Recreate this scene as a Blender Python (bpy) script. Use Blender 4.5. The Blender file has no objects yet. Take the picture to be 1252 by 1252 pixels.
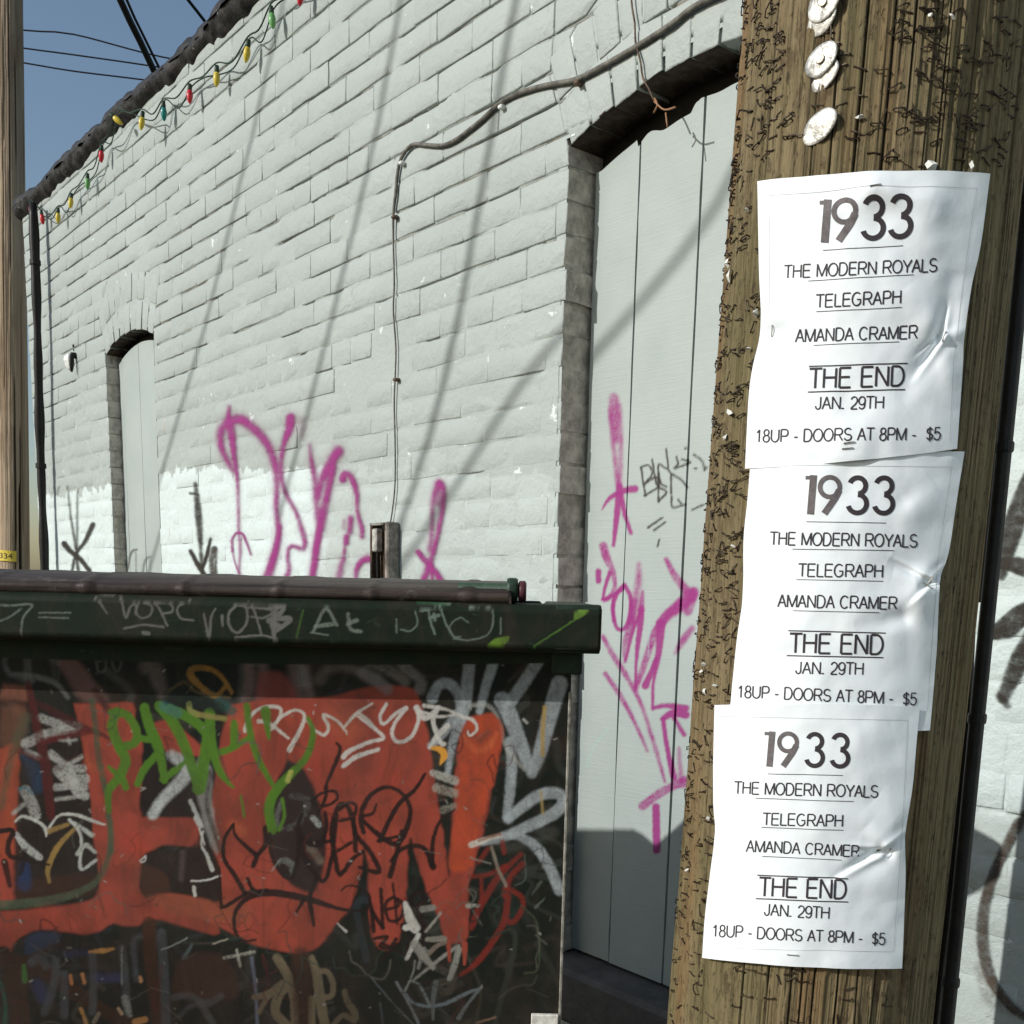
import bpy, math, random
import numpy as np
from mathutils import Matrix, Vector

# ------------------------------------------------------------------ camera, world, sun, exposure
S = bpy.context.scene
COL = S.collection
FOC, PPX, PPY = 1300.0, 626.0, 957.0
PITCH, ROLL = math.atan(233 / 1300.0), math.radians(1.27)
CAM = np.array([0.0, 0.0, 1.5])
FW = np.array([0, math.cos(PITCH), -math.sin(PITCH)])
_r0 = np.array([1.0, 0, 0]); _u0 = np.array([0, math.sin(PITCH), math.cos(PITCH)])
UP = _u0 * math.cos(ROLL) - _r0 * math.sin(ROLL)
RT = _r0 * math.cos(ROLL) + _u0 * math.sin(ROLL)
cd = bpy.data.cameras.new('camera'); cam = bpy.data.objects.new('camera', cd); COL.objects.link(cam)
cam.matrix_world = Matrix(((RT[0], UP[0], -FW[0], CAM[0]), (RT[1], UP[1], -FW[1], CAM[1]), (RT[2], UP[2], -FW[2], CAM[2]), (0, 0, 0, 1)))
cd.sensor_width = 36; cd.lens = FOC / 1252 * 36; cd.shift_y = (PPY - 626) / 1252 * 1.0
cd.clip_start = 0.02; cd.clip_end = 3000
S.camera = cam
SUN_EL, SUN_AZ = math.radians(26.0), math.radians(65.0)      # azimuth: left of straight-behind the camera
TOSUN = np.array([-math.sin(SUN_AZ) * math.cos(SUN_EL), -math.cos(SUN_AZ) * math.cos(SUN_EL), math.sin(SUN_EL)])
wd = bpy.data.worlds.new('World'); S.world = wd; wd.use_nodes = True
wn = wd.node_tree; wn.nodes.clear()
sky = wn.nodes.new('ShaderNodeTexSky'); sky.sky_type = 'NISHITA'; sky.sun_disc = False
sky.sun_elevation = SUN_EL; sky.sun_rotation = math.atan2(TOSUN[0], TOSUN[1])
sky.air_density = 1.2; sky.dust_density = 1.3; sky.ozone_density = 1.6
bg = wn.nodes.new('ShaderNodeBackground'); bg.inputs['Strength'].default_value = 0.112
wo = wn.nodes.new('ShaderNodeOutputWorld')
wn.links.new(sky.outputs[0], bg.inputs[0]); wn.links.new(bg.outputs[0], wo.inputs[0])
sl = bpy.data.lights.new('sun', 'SUN'); sl.energy = 3.4; sl.angle = math.radians(0.5); sl.color = (1.0, 0.98, 0.955)
so = bpy.data.objects.new('sun', sl); COL.objects.link(so)
so.rotation_euler = Vector(TOSUN).to_track_quat('Z', 'Y').to_euler(); so.location = (0, 0, 30)
S.view_settings.view_transform = 'Standard'; S.view_settings.look = 'None'
S.view_settings.exposure = 0.0; S.view_settings.gamma = 1.0; S.view_settings.use_curve_mapping = False
S.render.engine = 'CYCLES'

rng = np.random.default_rng(7); random.seed(7)

# ------------------------------------------------------------------ measuring helpers (photo pixel -> place in the world)
def ray(px, py):
    px = np.asarray(px, float); py = np.asarray(py, float)
    return FW + RT * ((px - PPX) / FOC)[..., None] + UP * ((PPY - py) / FOC)[..., None]
def proj(p):
    d = np.asarray(p, float) - CAM; z = d @ FW
    return PPX + FOC * (d @ RT) / z, PPY - FOC * (d @ UP) / z
def aty(px, py, y):
    q = ray(px, py); return CAM + q * (y / q[..., 1])[..., None]
_v = ray(-450, 700); _d = _v.copy(); _d[2] = 0; _d /= np.linalg.norm(_d)
WX = -_d; WY = np.array([-WX[1], WX[0], 0]); _q = ray(690, 720)
WO = CAM + _q * (2.45 / _q[1]); WO[2] = 0
def wl(px, py, n=0.0):
    q = ray(px, py); t = ((WO + WY * n - CAM) @ WY) / (q @ WY); p = CAM + q * np.asarray(t)[..., None]
    return (p - WO) @ WX, p[..., 2]
def wpt(s, z, n=0.0):
    s = np.asarray(s, float)
    return WO + WX * s[..., None] + WY * np.asarray(n, float)[..., None] * np.ones_like(s)[..., None] + np.array([0, 0, 1.0]) * np.asarray(z, float)[..., None]

def lattice(nx, ny, seed):
    return np.random.default_rng(seed).random((nx, ny))
def vnoise(x, y, seed=0):
    L = lattice(64, 64, seed); x = np.asarray(x, float); y = np.asarray(y, float)
    xi = np.floor(x).astype(int); yi = np.floor(y).astype(int); fx = x - xi; fy = y - yi
    fx = fx * fx * (3 - 2 * fx); fy = fy * fy * (3 - 2 * fy)
    a = L[xi % 64, yi % 64]; b = L[(xi + 1) % 64, yi % 64]; c = L[xi % 64, (yi + 1) % 64]; d = L[(xi + 1) % 64, (yi + 1) % 64]
    return (a * (1 - fx) + b * fx) * (1 - fy) + (c * (1 - fx) + d * fx) * fy
def sstep(a, b, x):
    t = np.clip((x - a) / (b - a), 0, 1); return t * t * (3 - 2 * t)
def lin(c):
    c = np.asarray(c, float) / 255.0
    return np.where(c <= .04045, c / 12.92, ((c + .055) / 1.055) ** 2.4)

# ------------------------------------------------------------------ object helpers
def mesh_np(name, verts, faces, smooth=False):
    me = bpy.data.meshes.new(name); me.from_pydata([tuple(v) for v in verts], [], [tuple(f) for f in faces]); me.update()
    if smooth: me.polygons.foreach_set('use_smooth', [True] * len(me.polygons))
    return me
def grid_mesh(name, P, keep=None, smooth=True):
    """P: (nu, nv, 3) array of points"""
    nu, nv = P.shape[:2]; idx = np.arange(nu * nv).reshape(nu, nv)
    f = np.stack([idx[:-1, :-1], idx[1:, :-1], idx[1:, 1:], idx[:-1, 1:]], -1).reshape(-1, 4)
    if keep is not None: f = f[keep.reshape(-1)]
    V = P.reshape(-1, 3); me = bpy.data.meshes.new(name)
    me.vertices.add(len(V)); me.vertices.foreach_set('co', V.astype(np.float32).ravel())
    me.loops.add(len(f) * 4); me.loops.foreach_set('vertex_index', f.ravel().astype(np.int32))
    me.polygons.add(len(f)); me.polygons.foreach_set('loop_start', np.arange(0, len(f) * 4, 4, dtype=np.int32))
    me.polygons.foreach_set('loop_total', np.full(len(f), 4, np.int32))
    me.polygons.foreach_set('use_smooth', np.full(len(f), smooth)); me.update(calc_edges=True)
    return me
def vcol(me, rgba, name='Col'):
    a = me.color_attributes.new(name, 'FLOAT_COLOR', 'POINT'); a.data.foreach_set('color', rgba.astype(np.float32).ravel())
def link(name, me, mat=None, parent=None, loc=None):
    o = bpy.data.objects.new(name, me); COL.objects.link(o)
    if mat is not None and me is not None and len(me.materials) == 0: me.materials.append(mat)
    if parent is not None: o.parent = parent
    if loc is not None: o.location = tuple(loc)
    return o
def tag(o, label=None, cat=None, group=None, kind=None):
    if label: o['label'] = label
    if cat: o['category'] = cat
    if group: o['group'] = group
    if kind: o['kind'] = kind
    return o
def empty(name, loc=(0, 0, 0)):
    o = bpy.data.objects.new(name, None); COL.objects.link(o); o.location = tuple(loc); o.empty_display_size = .1; return o

class MB:
    def __init__(s): s.v = []; s.f = []
    def add(s, v, f):
        n = len(s.v); s.v += [tuple(map(float, a)) for a in v]; s.f += [tuple(i + n for i in g) for g in f]; return s
    def box(s, a, b, bev=0.0, M=None):
        x0, y0, z0 = a; x1, y1, z1 = b; c = min(bev, (x1 - x0) / 2.01, (y1 - y0) / 2.01, (z1 - z0) / 2.01)
        if c <= 0:
            v = [(x, y, z) for x in (x0, x1) for y in (y0, y1) for z in (z0, z1)]
            f = [(0, 1, 3, 2), (4, 6, 7, 5), (0, 4, 5, 1), (2, 3, 7, 6), (0, 2, 6, 4), (1, 5, 7, 3)]
        else:
            v = []
            for zz, ins in ((z0, c), (z0 + c, 0), (z1 - c, 0), (z1, c)):
                xa, xb, ya, yb = x0 + ins, x1 - ins, y0 + ins, y1 - ins
                v += [(xa + c * (ins == 0), ya, zz), (xb - c * (ins == 0), ya, zz), (xb, ya + c * (ins == 0), zz), (xb, yb - c * (ins == 0), zz),
                      (xb - c * (ins == 0), yb, zz), (xa + c * (ins == 0), yb, zz), (xa, yb - c * (ins == 0), zz), (xa, ya + c * (ins == 0), zz)]
            f = [tuple(range(7, -1, -1)), tuple(range(24, 32))]
            for r in range(3):
                for k in range(8):
                    k2 = (k + 1) % 8; f.append((r * 8 + k, r * 8 + k2, r * 8 + 8 + k2, r * 8 + 8 + k))
        if M is not None: v = [tuple(M @ Vector(p)) for p in v]
        return s.add(v, f)
    def tube(s, pts, r, n=8, cap=True):
        P = np.asarray(pts, float); m = len(P); r = np.broadcast_to(np.asarray(r, float), (m,))
        T = np.gradient(P, axis=0); T /= np.linalg.norm(T, axis=1)[:, None] + 1e-12
        ref = np.array([0, 0, 1.0]) if abs(T[0][2]) < .9 else np.array([1.0, 0, 0]); v = []
        N = np.cross(T[0], ref); N /= np.linalg.norm(N)
        for i in range(m):
            N = N - T[i] * (N @ T[i]); N /= np.linalg.norm(N); B = np.cross(T[i], N)
            for k in range(n):
                a = 2 * math.pi * k / n; v.append(P[i] + r[i] * (N * math.cos(a) + B * math.sin(a)))
        f = [(i * n + k, i * n + (k + 1) % n, (i + 1) * n + (k + 1) % n, (i + 1) * n + k) for i in range(m - 1) for k in range(n)]
        if cap: f += [tuple(range(n - 1, -1, -1)), tuple(range((m - 1) * n, m * n))]
        return s.add(v, f)
    def lathe(s, prof, c=(0, 0, 0), axis=(0, 0, 1), n=16):
        ax = Vector(axis).normalized(); M = ax.to_track_quat('Z', 'Y').to_matrix(); v = []
        for (rr, h) in prof:
            for k in range(n):
                a = 2 * math.pi * k / n; v.append(Vector(c) + M @ Vector((rr * math.cos(a), rr * math.sin(a), h)))
        m = len(prof)
        f = [(i * n + k, i * n + (k + 1) % n, (i + 1) * n + (k + 1) % n, (i + 1) * n + k) for i in range(m - 1) for k in range(n)]
        f += [tuple(range(n - 1, -1, -1)), tuple(range((m - 1) * n, m * n))]
        return s.add(v, f)
    def build(s, name, mat, parent=None, loc=None, smooth=False):
        return link(name, mesh_np(name, s.v, s.f, smooth), mat, parent, loc)

def smooth_path(pts, step=1.5):
    """Catmull-Rom through the points, resampled"""
    P = np.asarray(pts, float)
    if len(P) < 3:
        n = max(2, int(np.linalg.norm(P[-1] - P[0]) / step)); return P[0] + (P[-1] - P[0]) * np.linspace(0, 1, n)[:, None]
    Q = np.vstack([2 * P[0] - P[1], P, 2 * P[-1] - P[-2]]); out = []
    for i in range(1, len(Q) - 2):
        n = max(2, int(np.linalg.norm(Q[i + 1] - Q[i]) / step)); t = np.linspace(0, 1, n, endpoint=False)[:, None]
        out.append(.5 * (2 * Q[i] + (Q[i + 1] - Q[i - 1]) * t + (2 * Q[i - 1] - 5 * Q[i] + 4 * Q[i + 1] - Q[i + 2]) * t ** 2 + (3 * Q[i] - Q[i - 1] - 3 * Q[i + 1] + Q[i + 2]) * t ** 3))
    out.append(P[-1:]); return np.vstack(out)

# ------------------------------------------------------------------ materials
class NT:
    def __init__(s, name):
        s.m = bpy.data.materials.new(name); s.m.use_nodes = True; s.t = s.m.node_tree; s.t.nodes.clear()
        s.o = s.t.nodes.new('ShaderNodeOutputMaterial'); s.b = s.t.nodes.new('ShaderNodeBsdfPrincipled')
        s.t.links.new(s.b.outputs[0], s.o.inputs[0]); s.tc = s.t.nodes.new('ShaderNodeTexCoord'); s.space = s.tc.outputs['Object']
        s.b.inputs['Specular IOR Level'].default_value = .25
    def n(s, t, **k):
        x = s.t.nodes.new(t)
        for a, b in k.items(): setattr(x, a, b)
        return x
    def L(s, a, b): s.t.links.new(a, b)
    def val(s, x, i):
        if hasattr(x, 'is_linked') or hasattr(x, 'links'): s.L(x, i)
        else: i.default_value = x
    def mapping(s, scale=(1, 1, 1), loc=(0, 0, 0), src=None):
        m = s.n('ShaderNodeMapping'); m.inputs['Scale'].default_value = scale; m.inputs['Location'].default_value = loc
        s.L(src or s.space, m.inputs[0]); return m.outputs[0]
    def noise(s, scale, detail=4, rough=.6, vec=None, dist=0):
        x = s.n('ShaderNodeTexNoise'); x.inputs['Scale'].default_value = scale; x.inputs['Detail'].default_value = detail
        x.inputs['Roughness'].default_value = rough; x.inputs['Distortion'].default_value = dist; s.L(vec or s.space, x.inputs['Vector']); return x.outputs[0]
    def ramp(s, x, a, b, va=0.0, vb=1.0):
        r = s.n('ShaderNodeMapRange'); r.inputs[1].default_value = a; r.inputs[2].default_value = b; r.inputs[3].default_value = va; r.inputs[4].default_value = vb
        r.interpolation_type = 'SMOOTHSTEP'; s.val(x, r.inputs[0]); return r.outputs[0]
    def math(s, op, a, b=0.0):
        r = s.n('ShaderNodeMath', operation=op); s.val(a, r.inputs[0]); s.val(b, r.inputs[1]); return r.outputs[0]
    def mix(s, f, a, b, mode='MIX'):
        r = s.n('ShaderNodeMix', data_type='RGBA', blend_type=mode); s.val(f, r.inputs[0])
        for x, i in ((a, 6), (b, 7)):
            if isinstance(x, (tuple, list, np.ndarray)): r.inputs[i].default_value = (float(x[0]), float(x[1]), float(x[2]), 1)
            else: s.L(x, r.inputs[i])
        return r.outputs[2]
    def bump(s, h, dist=.001, strength=1.0, prev=None):
        b = s.n('ShaderNodeBump'); b.inputs['Distance'].default_value = dist; b.inputs['Strength'].default_value = strength; s.L(h, b.inputs['Height'])
        if prev is not None: s.L(prev, b.inputs['Normal'])
        return b.outputs[0]
    def done(s, col=None, rough=.6, normal=None, metal=0.0):
        if col is not None:
            if isinstance(col, (tuple, list, np.ndarray)): s.b.inputs['Base Color'].default_value = (*[float(c) for c in col[:3]], 1)
            else: s.L(col, s.b.inputs['Base Color'])
        s.val(rough, s.b.inputs['Roughness']); s.b.inputs['Metallic'].default_value = metal
        if normal is not None: s.L(normal, s.b.inputs['Normal'])
        return s.m
def simple(name, col, rough=.6, var=.25, scale=30, bump=.0006, metal=0.0, stretch=(1, 1, 1)):
    k = NT(name); v = k.mapping(stretch); n = k.noise(scale, 5, .65, v); col = np.asarray(col, float)
    c = k.mix(k.ramp(n, .3, .7), tuple(col * (1 - var)), tuple(np.minimum(col * (1 + var), 1)))
    return k.done(c, rough, k.bump(k.noise(scale * 4, 3, .6, v), bump, .7), metal)

# ------------------------------------------------------------------ paint canvas: strokes laid down in photo pixels
class Canvas:
    def __init__(s, x0, y0, x1, y1, base, alpha=1.0, res=1.0):
        s.x0, s.y0, s.res = x0, y0, res; w, h = int((x1 - x0) * res), int((y1 - y0) * res)
        s.c = np.ones((h, w, 3)) * lin(base); s.a = np.full((h, w), float(alpha)); s.h, s.w = h, w; s.k = 0
        yy, xx = np.mgrid[0:h, 0:w]; s.X = x0 + (xx + .5) / res; s.Y = y0 + (yy + .5) / res
    def win(s, P, m):
        a = P.min(0) - m; b = P.max(0) + m
        i0 = int(np.clip((a[1] - s.y0) * s.res, 0, s.h)); i1 = int(np.clip((b[1] - s.y0) * s.res + 1, 0, s.h))
        j0 = int(np.clip((a[0] - s.x0) * s.res, 0, s.w)); j1 = int(np.clip((b[0] - s.x0) * s.res + 1, 0, s.w))
        return (slice(i0, i1), slice(j0, j1)) if i1 > i0 and j1 > j0 else None
    def lay(s, w, col, m):
        m = m[..., None]; A = s.a[w][..., None]; oa = m + A * (1 - m)
        s.c[w] = (lin(col) * m + s.c[w] * A * (1 - m)) / np.maximum(oa, 1e-6); s.a[w] = oa[..., 0]
    def stroke(s, pts, wid, col, soft=1.2, al=1.0, dry=0.0, off=(0, 0), sc=1.0):
        """wid: a number or (start, middle, end); soft: feather in px; dry: broken-up brush"""
        P = np.asarray(pts, float) / sc + np.array(off); s.k += 1
        Q = smooth_path(P, 3.0); n = len(Q); ws = np.interp(np.linspace(0, 1, n), np.linspace(0, 1, len(wid)), wid) if hasattr(wid, '__len__') else np.full(n, float(wid))
        w = s.win(Q, ws.max() / 2 + soft * 2 + 2)
        if w is None: return
        X, Y = s.X[w], s.Y[w]; X = X + (vnoise(X * .35, Y * .35, s.k) - .5) * .9; Y = Y + (vnoise(X * .35, Y * .35, s.k + 99) - .5) * .9
        m = np.zeros_like(X)
        for i in range(n - 1):
            a, b = Q[i], Q[i + 1]; d = b - a; L2 = d @ d + 1e-9
            t = np.clip(((X - a[0]) * d[0] + (Y - a[1]) * d[1]) / L2, 0, 1)
            D = np.hypot(X - a[0] - t * d[0], Y - a[1] - t * d[1]); hw = (ws[i] * (1 - t) + ws[i + 1] * t) / 2
            m = np.maximum(m, 1 - sstep(-soft, soft, D - hw))
        if soft > 1.5: m *= .84 + .5 * (vnoise(X * .8, Y * .8, s.k + 5) - .5) + .35 * (vnoise(X * .11, Y * .11, s.k + 6) - .5)
        if dry: m *= sstep(dry - .25, dry + .25, vnoise(X * .5, Y * .5, s.k + 7) * .6 + vnoise(X * 1.3, Y * 1.3, s.k + 8) * .6)
        s.lay(w, col, np.clip(m * al, 0, 1))
    def poly(s, pts, col, soft=2.0, al=1.0, off=(0, 0), sc=1.0, var=0.0):
        P = np.asarray(pts, float) / sc + np.array(off); s.k += 1; P = smooth_path(np.vstack([P, P[:1]]), 6.0)
        w = s.win(P, soft * 2 + 2)
        if w is None: return
        X, Y = s.X[w], s.Y[w]; X = X + (vnoise(X * .12, Y * .12, s.k) - .5) * 3; inside = np.zeros(X.shape, bool); D = np.full(X.shape, 1e9)
        for i in range(len(P) - 1):
            a, b = P[i], P[i + 1]; d = b - a; L2 = d @ d + 1e-9
            if abs(d[1]) > 1e-9:
                c = ((a[1] > Y) != (b[1] > Y)) & (X < (b[0] - a[0]) * (Y - a[1]) / d[1] + a[0]); inside ^= c
            t = np.clip(((X - a[0]) * d[0] + (Y - a[1]) * d[1]) / L2, 0, 1); D = np.minimum(D, np.hypot(X - a[0] - t * d[0], Y - a[1] - t * d[1]))
        m = sstep(-soft, soft, np.where(inside, D, -D)) * al
        if var: m = m * (1 - var * sstep(.45, .8, vnoise(X * .045, Y * .03, s.k + 3)))
        s.lay(w, col, m)
    def sample(s, px, py):
        x = np.clip((px - s.x0) * s.res - .5, 0, s.w - 1.001); y = np.clip((py - s.y0) * s.res - .5, 0, s.h - 1.001)
        i, j = y.astype(int), x.astype(int); fy = (y - i)[..., None]; fx = (x - j)[..., None]; A = np.concatenate([s.c, s.a[..., None]], -1)
        return (A[i, j] * (1 - fx) + A[i, j + 1] * fx) * (1 - fy) + (A[i + 1, j] * (1 - fx) + A[i + 1, j + 1] * fx) * fy

# ------------------------------------------------------------------ the painted brick building
bld = empty('brick_building', WO)
bld.rotation_euler = (0, 0, math.atan2(WX[1], WX[0]))
tag(bld, 'long pale grey green painted brick wall with arched boarded openings and tarred roof edge', 'building')

def wall_paint(name, mortar=False):
    k = NT(name); k.tc.object = bld; k.space = k.tc.outputs['Object']
    sep = k.n('ShaderNodeSeparateXYZ'); k.L(k.space, sep.inputs[0])
    # roller-painted white patch low on the wall: its top edge as a curve over s
    tp = [(-2, 607), (60, 605), (128, 598), (196, 584), (216, 573), (250, 566), (264, 562), (300, 536), (345, 509), (362, 503), (398, 500), (440, 506), (520, 540), (600, 560), (690, 575)]
    cr = k.n('ShaderNodeValToRGB'); cr.color_ramp.interpolation = 'LINEAR'; el = cr.color_ramp.elements
    while len(el) > 1: el.remove(el[-1])
    for i, (a, b) in enumerate(tp):
        s_, z_ = wl(a, b); e = el[0] if i == 0 else el.new(0.5)
        e.position = float(np.clip((s_ + 4.3) / 4.4, 0, 1)); v = float(np.clip((z_ - 1.0) / 1.5, 0, 1)); e.color = (v, v, v, 1)
    k.L(k.math('DIVIDE', k.math('ADD', sep.outputs[0], 4.3), 4.4), cr.inputs[0])
    f = k.math('ADD', k.math('MULTIPLY', cr.outputs[0], 1.5), 1.0)
    dab = k.noise(16, 2, .5); dab2 = k.noise(60, 2, .5)
    zz = k.math('ADD', sep.outputs[2], k.math('ADD', k.math('MULTIPLY', k.math('SUBTRACT', dab, .5), .13), k.math('MULTIPLY', k.math('SUBTRACT', dab2, .5), .03)))
    mask = k.ramp(k.math('SUBTRACT', f, zz), -.004, .008)
    s1, _ = wl(385, 600); fade = k.ramp(k.math('ADD', sep.outputs[0], k.math('MULTIPLY', k.math('SUBTRACT', dab, .5), .2)), float(s1) - .02, float(s1) + .10, 1.0, .25)
    mask = k.math('MULTIPLY', mask, fade)
    # second, fainter white area right of the pole
    r2 = k.math('MULTIPLY', k.ramp(sep.outputs[0], .8, .86), k.ramp(k.math('ADD', zz, 0.0), 1.15, 1.19)); mask = k.math('MAXIMUM', mask, k.math('MULTIPLY', r2, .8))
    big = k.noise(1.7, 4, .6); fine = k.noise(45, 4, .65); grain = k.noise(240, 3, .6)
    base = k.mix(k.ramp(big, .3, .7), (.37, .412, .383), (.405, .448, .418))
    white = k.mix(k.ramp(fine, .3, .7), (.63, .72, .70), (.68, .77, .75))
    c = k.mix(mask, base, white)
    oi = k.n('ShaderNodeObjectInfo'); c = k.mix(.16, c, k.mix(oi.outputs['Random'], (.345, .39, .365), (.46, .51, .48)))
    # thin dirt, and pale chips where the thick paint has flaked
    dirt = k.ramp(k.noise(9, 6, .72), .60, .78); c = k.mix(k.math('MULTIPLY', dirt, .28), c, (.34, .34, .29))
    # old rust-brown runs, stretched down the wall
    run = k.noise(1, 5, .7, k.mapping((26, 26, 1.6))); c = k.mix(k.math('MULTIPLY', k.ramp(run, .66, .80), .30), c, (.37, .36, .31))
    chips = k.ramp(k.noise(34, 5, .75), .70, .735); c = k.mix(k.math('MULTIPLY', chips, .8), c, (.70, .77, .76))
    if mortar:
        d = k.ramp(sep.outputs[1], .005, .010); c = k.mix(d, c, k.mix(k.ramp(k.noise(20, 3), .4, .6), (.16, .13, .10), (.30, .24, .18)))
        fl = k.ramp(k.noise(15, 4, .7), .62, .66); c = k.mix(k.math('MULTIPLY', fl, k.math('SUBTRACT', 1.0, d)), c, (.68, .73, .71))
    h = k.math('ADD', k.math('MULTIPLY', k.noise(15, 4, .6, None, .6), 1.2), k.math('ADD', k.math('MULTIPLY', fine, .6), k.math('MULTIPLY', grain, .14)))
    drip = k.ramp(k.noise(1, 4, .6, k.mapping((70, 70, 9))), .60, .74); h = k.math('ADD', h, k.math('MULTIPLY', drip, .25))
    return k.done(c, .5, k.bump(h, .0052, .85))
M_wall = wall_paint('brick_paint'); M_mort = wall_paint('mortar_paint', True)

H, JT, Z0 = .068, .0060, 1.787 - 26 * .068
BL = .2135
S_L, S_R, Z_T = -4.03, 3.0, 3.235
OPEN = [dict(s0=-.026, s1=.646, zs=2.438, rise=.062, dep=.074, zb=.63), dict(s0=-2.94, s1=-2.405, zs=2.445, rise=.052, dep=.052, zb=.9)]
for o in OPEN:
    hw = (o['s1'] - o['s0']) / 2; o['sc'] = (o['s0'] + o['s1']) / 2; o['R'] = (hw * hw + o['rise'] ** 2) / (2 * o['rise'])
    o['zc'] = o['zs'] + o['rise'] - o['R']; o['al'] = math.asin(hw / o['R']); o['Ro'] = o['R'] + .212
def excl(o, z):
    if z < o['zb']: return None
    zsk = o['zc'] + o['R'] * math.cos(o['al'])
    if z <= zsk: return (o['s0'], o['s1'])
    if z < o['zc'] + o['Ro'] * math.cos(o['al']): hw = (z - o['zc']) * math.tan(o['al'])
    elif z < o['zc'] + o['Ro']: hw = math.sqrt(max(0, o['Ro'] ** 2 - (z - o['zc']) ** 2))
    else: return None
    return (o['sc'] - hw - JT * .5, o['sc'] + hw + JT * .5)

def brick_geo(q, depth, seed, rough=.0012):
    """q: BL, BR, TR, TL corners (s, z); front face at y = 0, looking towards -y"""
    r = np.random.default_rng(seed); q = np.asarray(q, float) + r.normal(0, .0009, (4, 2)); nu, nv = 4, 3
    def P(u, v): return (q[0] * (1 - u) + q[1] * u) * (1 - v) + (q[3] * (1 - u) + q[2] * u) * v
    ctr = q.mean(0); W = np.linalg.norm(q[1] - q[0]); Hh = np.linalg.norm(q[3] - q[0]); cu, cv = .0034 / max(W, .02), .0034 / max(Hh, .02)
    V = []; F = []
    for i in range(nu):
        for j in range(nv):
            u = cu + (1 - 2 * cu) * i / (nu - 1); v = cv + (1 - 2 * cv) * j / (nv - 1); p = P(u, v); V.append((p[0], r.normal(0, rough) * .5, p[1]))
    ix = lambda i, j: i * nv + j
    for i in range(nu - 1):
        for j in range(nv - 1): F.append((ix(i, j), ix(i + 1, j), ix(i + 1, j + 1), ix(i, j + 1)))
    per = [(i, 0) for i in range(nu)] + [(nu - 1, j) for j in range(1, nv)] + [(i, nv - 1) for i in range(nu - 2, -1, -1)] + [(0, j) for j in range(nv - 2, 0, -1)]
    n0 = len(V)
    for (i, j) in per:
        p = P(i / (nu - 1), j / (nv - 1)) + r.normal(0, rough * .6, 2); V.append((p[0], .0011 + abs(r.normal(0, .0004)), p[1]))
    m = len(per); rings = [n0]
    for kk, dd in enumerate(((depth * .25, depth * .5, depth * .78) if depth > .06 else ()) + (depth,)):
        rings.append(len(V))
        for (i, j) in per:
            p = P(i / (nu - 1), j / (nv - 1)); rr = r.normal(0, .0016) if depth > .06 and dd < depth else 0; d_ = p - ctr; d_ = d_ / (np.linalg.norm(d_) + 1e-6); p = p + d_ * rr; V.append((p[0], dd, p[1]))
    for a in range(m):
        b = (a + 1) % m; F.append((n0 + a, n0 + b, ix(*per[b]), ix(*per[a])))
        for q0, q1 in zip(rings[:-1], rings[1:]): F.append((q1 + a, q1 + b, q0 + b, q0 + a))
    return np.array(V), F

bricks = []   # dicts: q (4 corners), depth, kind
def add_brick(q, depth, kind): bricks.append(dict(q=np.array(q), depth=depth, kind=kind))
nrow = int((Z_T - Z0) / H) + 1
for k in range(-int(Z0 / H) - 1, nrow):
    zb, zt = Z0 + k * H + JT / 2, Z0 + (k + 1) * H - JT / 2
    if zt < 0 or zb > Z_T - .01: continue
    hdr = (k % 7 == 3); L = BL / 2 if hdr else BL; x = S_L - (0 if hdr else (BL / 2 if k % 2 else 0)) + rng.uniform(-.008, .008)
    while x < S_R:
        x2 = x + L + rng.normal(0, .0035); a, b = max(x + .0018, S_L), min(x2 - .0018, S_R); x = x2
        if b - a < .015: continue
        JN = float(rng.uniform(-.007, .002)); pcs = [(a, a, b, b)]            # left-bottom, left-top, right-bottom, right-top
        dep = .045; cut = False
        for o in OPEN:
            eb, et = excl(o, zb), excl(o, zt)
            if eb is None and et is None: continue
            eb = eb or (o['sc'], o['sc']); et = et or (o['sc'], o['sc']); new = []
            for (lb, lt, rb, rt) in pcs:
                if 0 <= eb[0] - rb < .036: rb, rt, dep, cut = eb[0], et[0], o['dep'] + .02, True
                if 0 <= lb - eb[1] < .036: lb, lt, dep, cut = eb[1], et[1], o['dep'] + .02, True
                if rb <= eb[0] and rt <= et[0] or lb >= eb[1] and lt >= et[1]:
                    new.append((lb, lt, rb, rt)); continue
                nb, nt_ = min(rb, eb[0]), min(rt, et[0])
                if max(nb - lb, nt_ - lt) > .030: (nb - lb + nt_ - lt > .05) and new.append((lb, lt, max(nb, lb + .004) + JN, max(nt_, lt + .004) + JN))
                nb, nt_ = max(lb, eb[1]), max(lt, et[1])
                if max(rb - nb, rt - nt_) > .030: (rb - nb + rt - nt_ > .05) and new.append((min(nb, rb - .004) - JN, min(nt_, rt - .004) - JN, rb, rt))
                cut = True; dep = o['dep'] + .02
            pcs = new
        for (lb, lt, rb, rt) in pcs:
            add_brick([(lb, zb), (rb, zb), (rt, zt), (lt, zt)], dep, 'cut' if (cut or b - a < L - .02) else ('header' if hdr else 'stretcher'))
for o in OPEN:      # two rings of rowlock bricks over each opening
    for ring in (0, 1):
        ra = o['R'] + ring * .107; rb = ra + .1; n = int(round(2 * o['al'] * (ra + .05) / .069))
        for i in range(n):
            a0 = -o['al'] + 2 * o['al'] * (i + .04) / n; a1 = -o['al'] + 2 * o['al'] * (i + .96) / n; j0 = rng.uniform(-.004, .003) if ring == 0 else 0
            f = lambda rr, a: (o['sc'] + rr * math.sin(a), o['zc'] + rr * math.cos(a))
            add_brick([f(ra + j0, a0), f(ra + j0, a1), f(rb, a1), f(rb, a0)], o['dep'] + .02 if ring == 0 else .05, 'rowlock')
            if o is OPEN[1] and ring == 0: bricks[-1]['ring'] = 1

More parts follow.
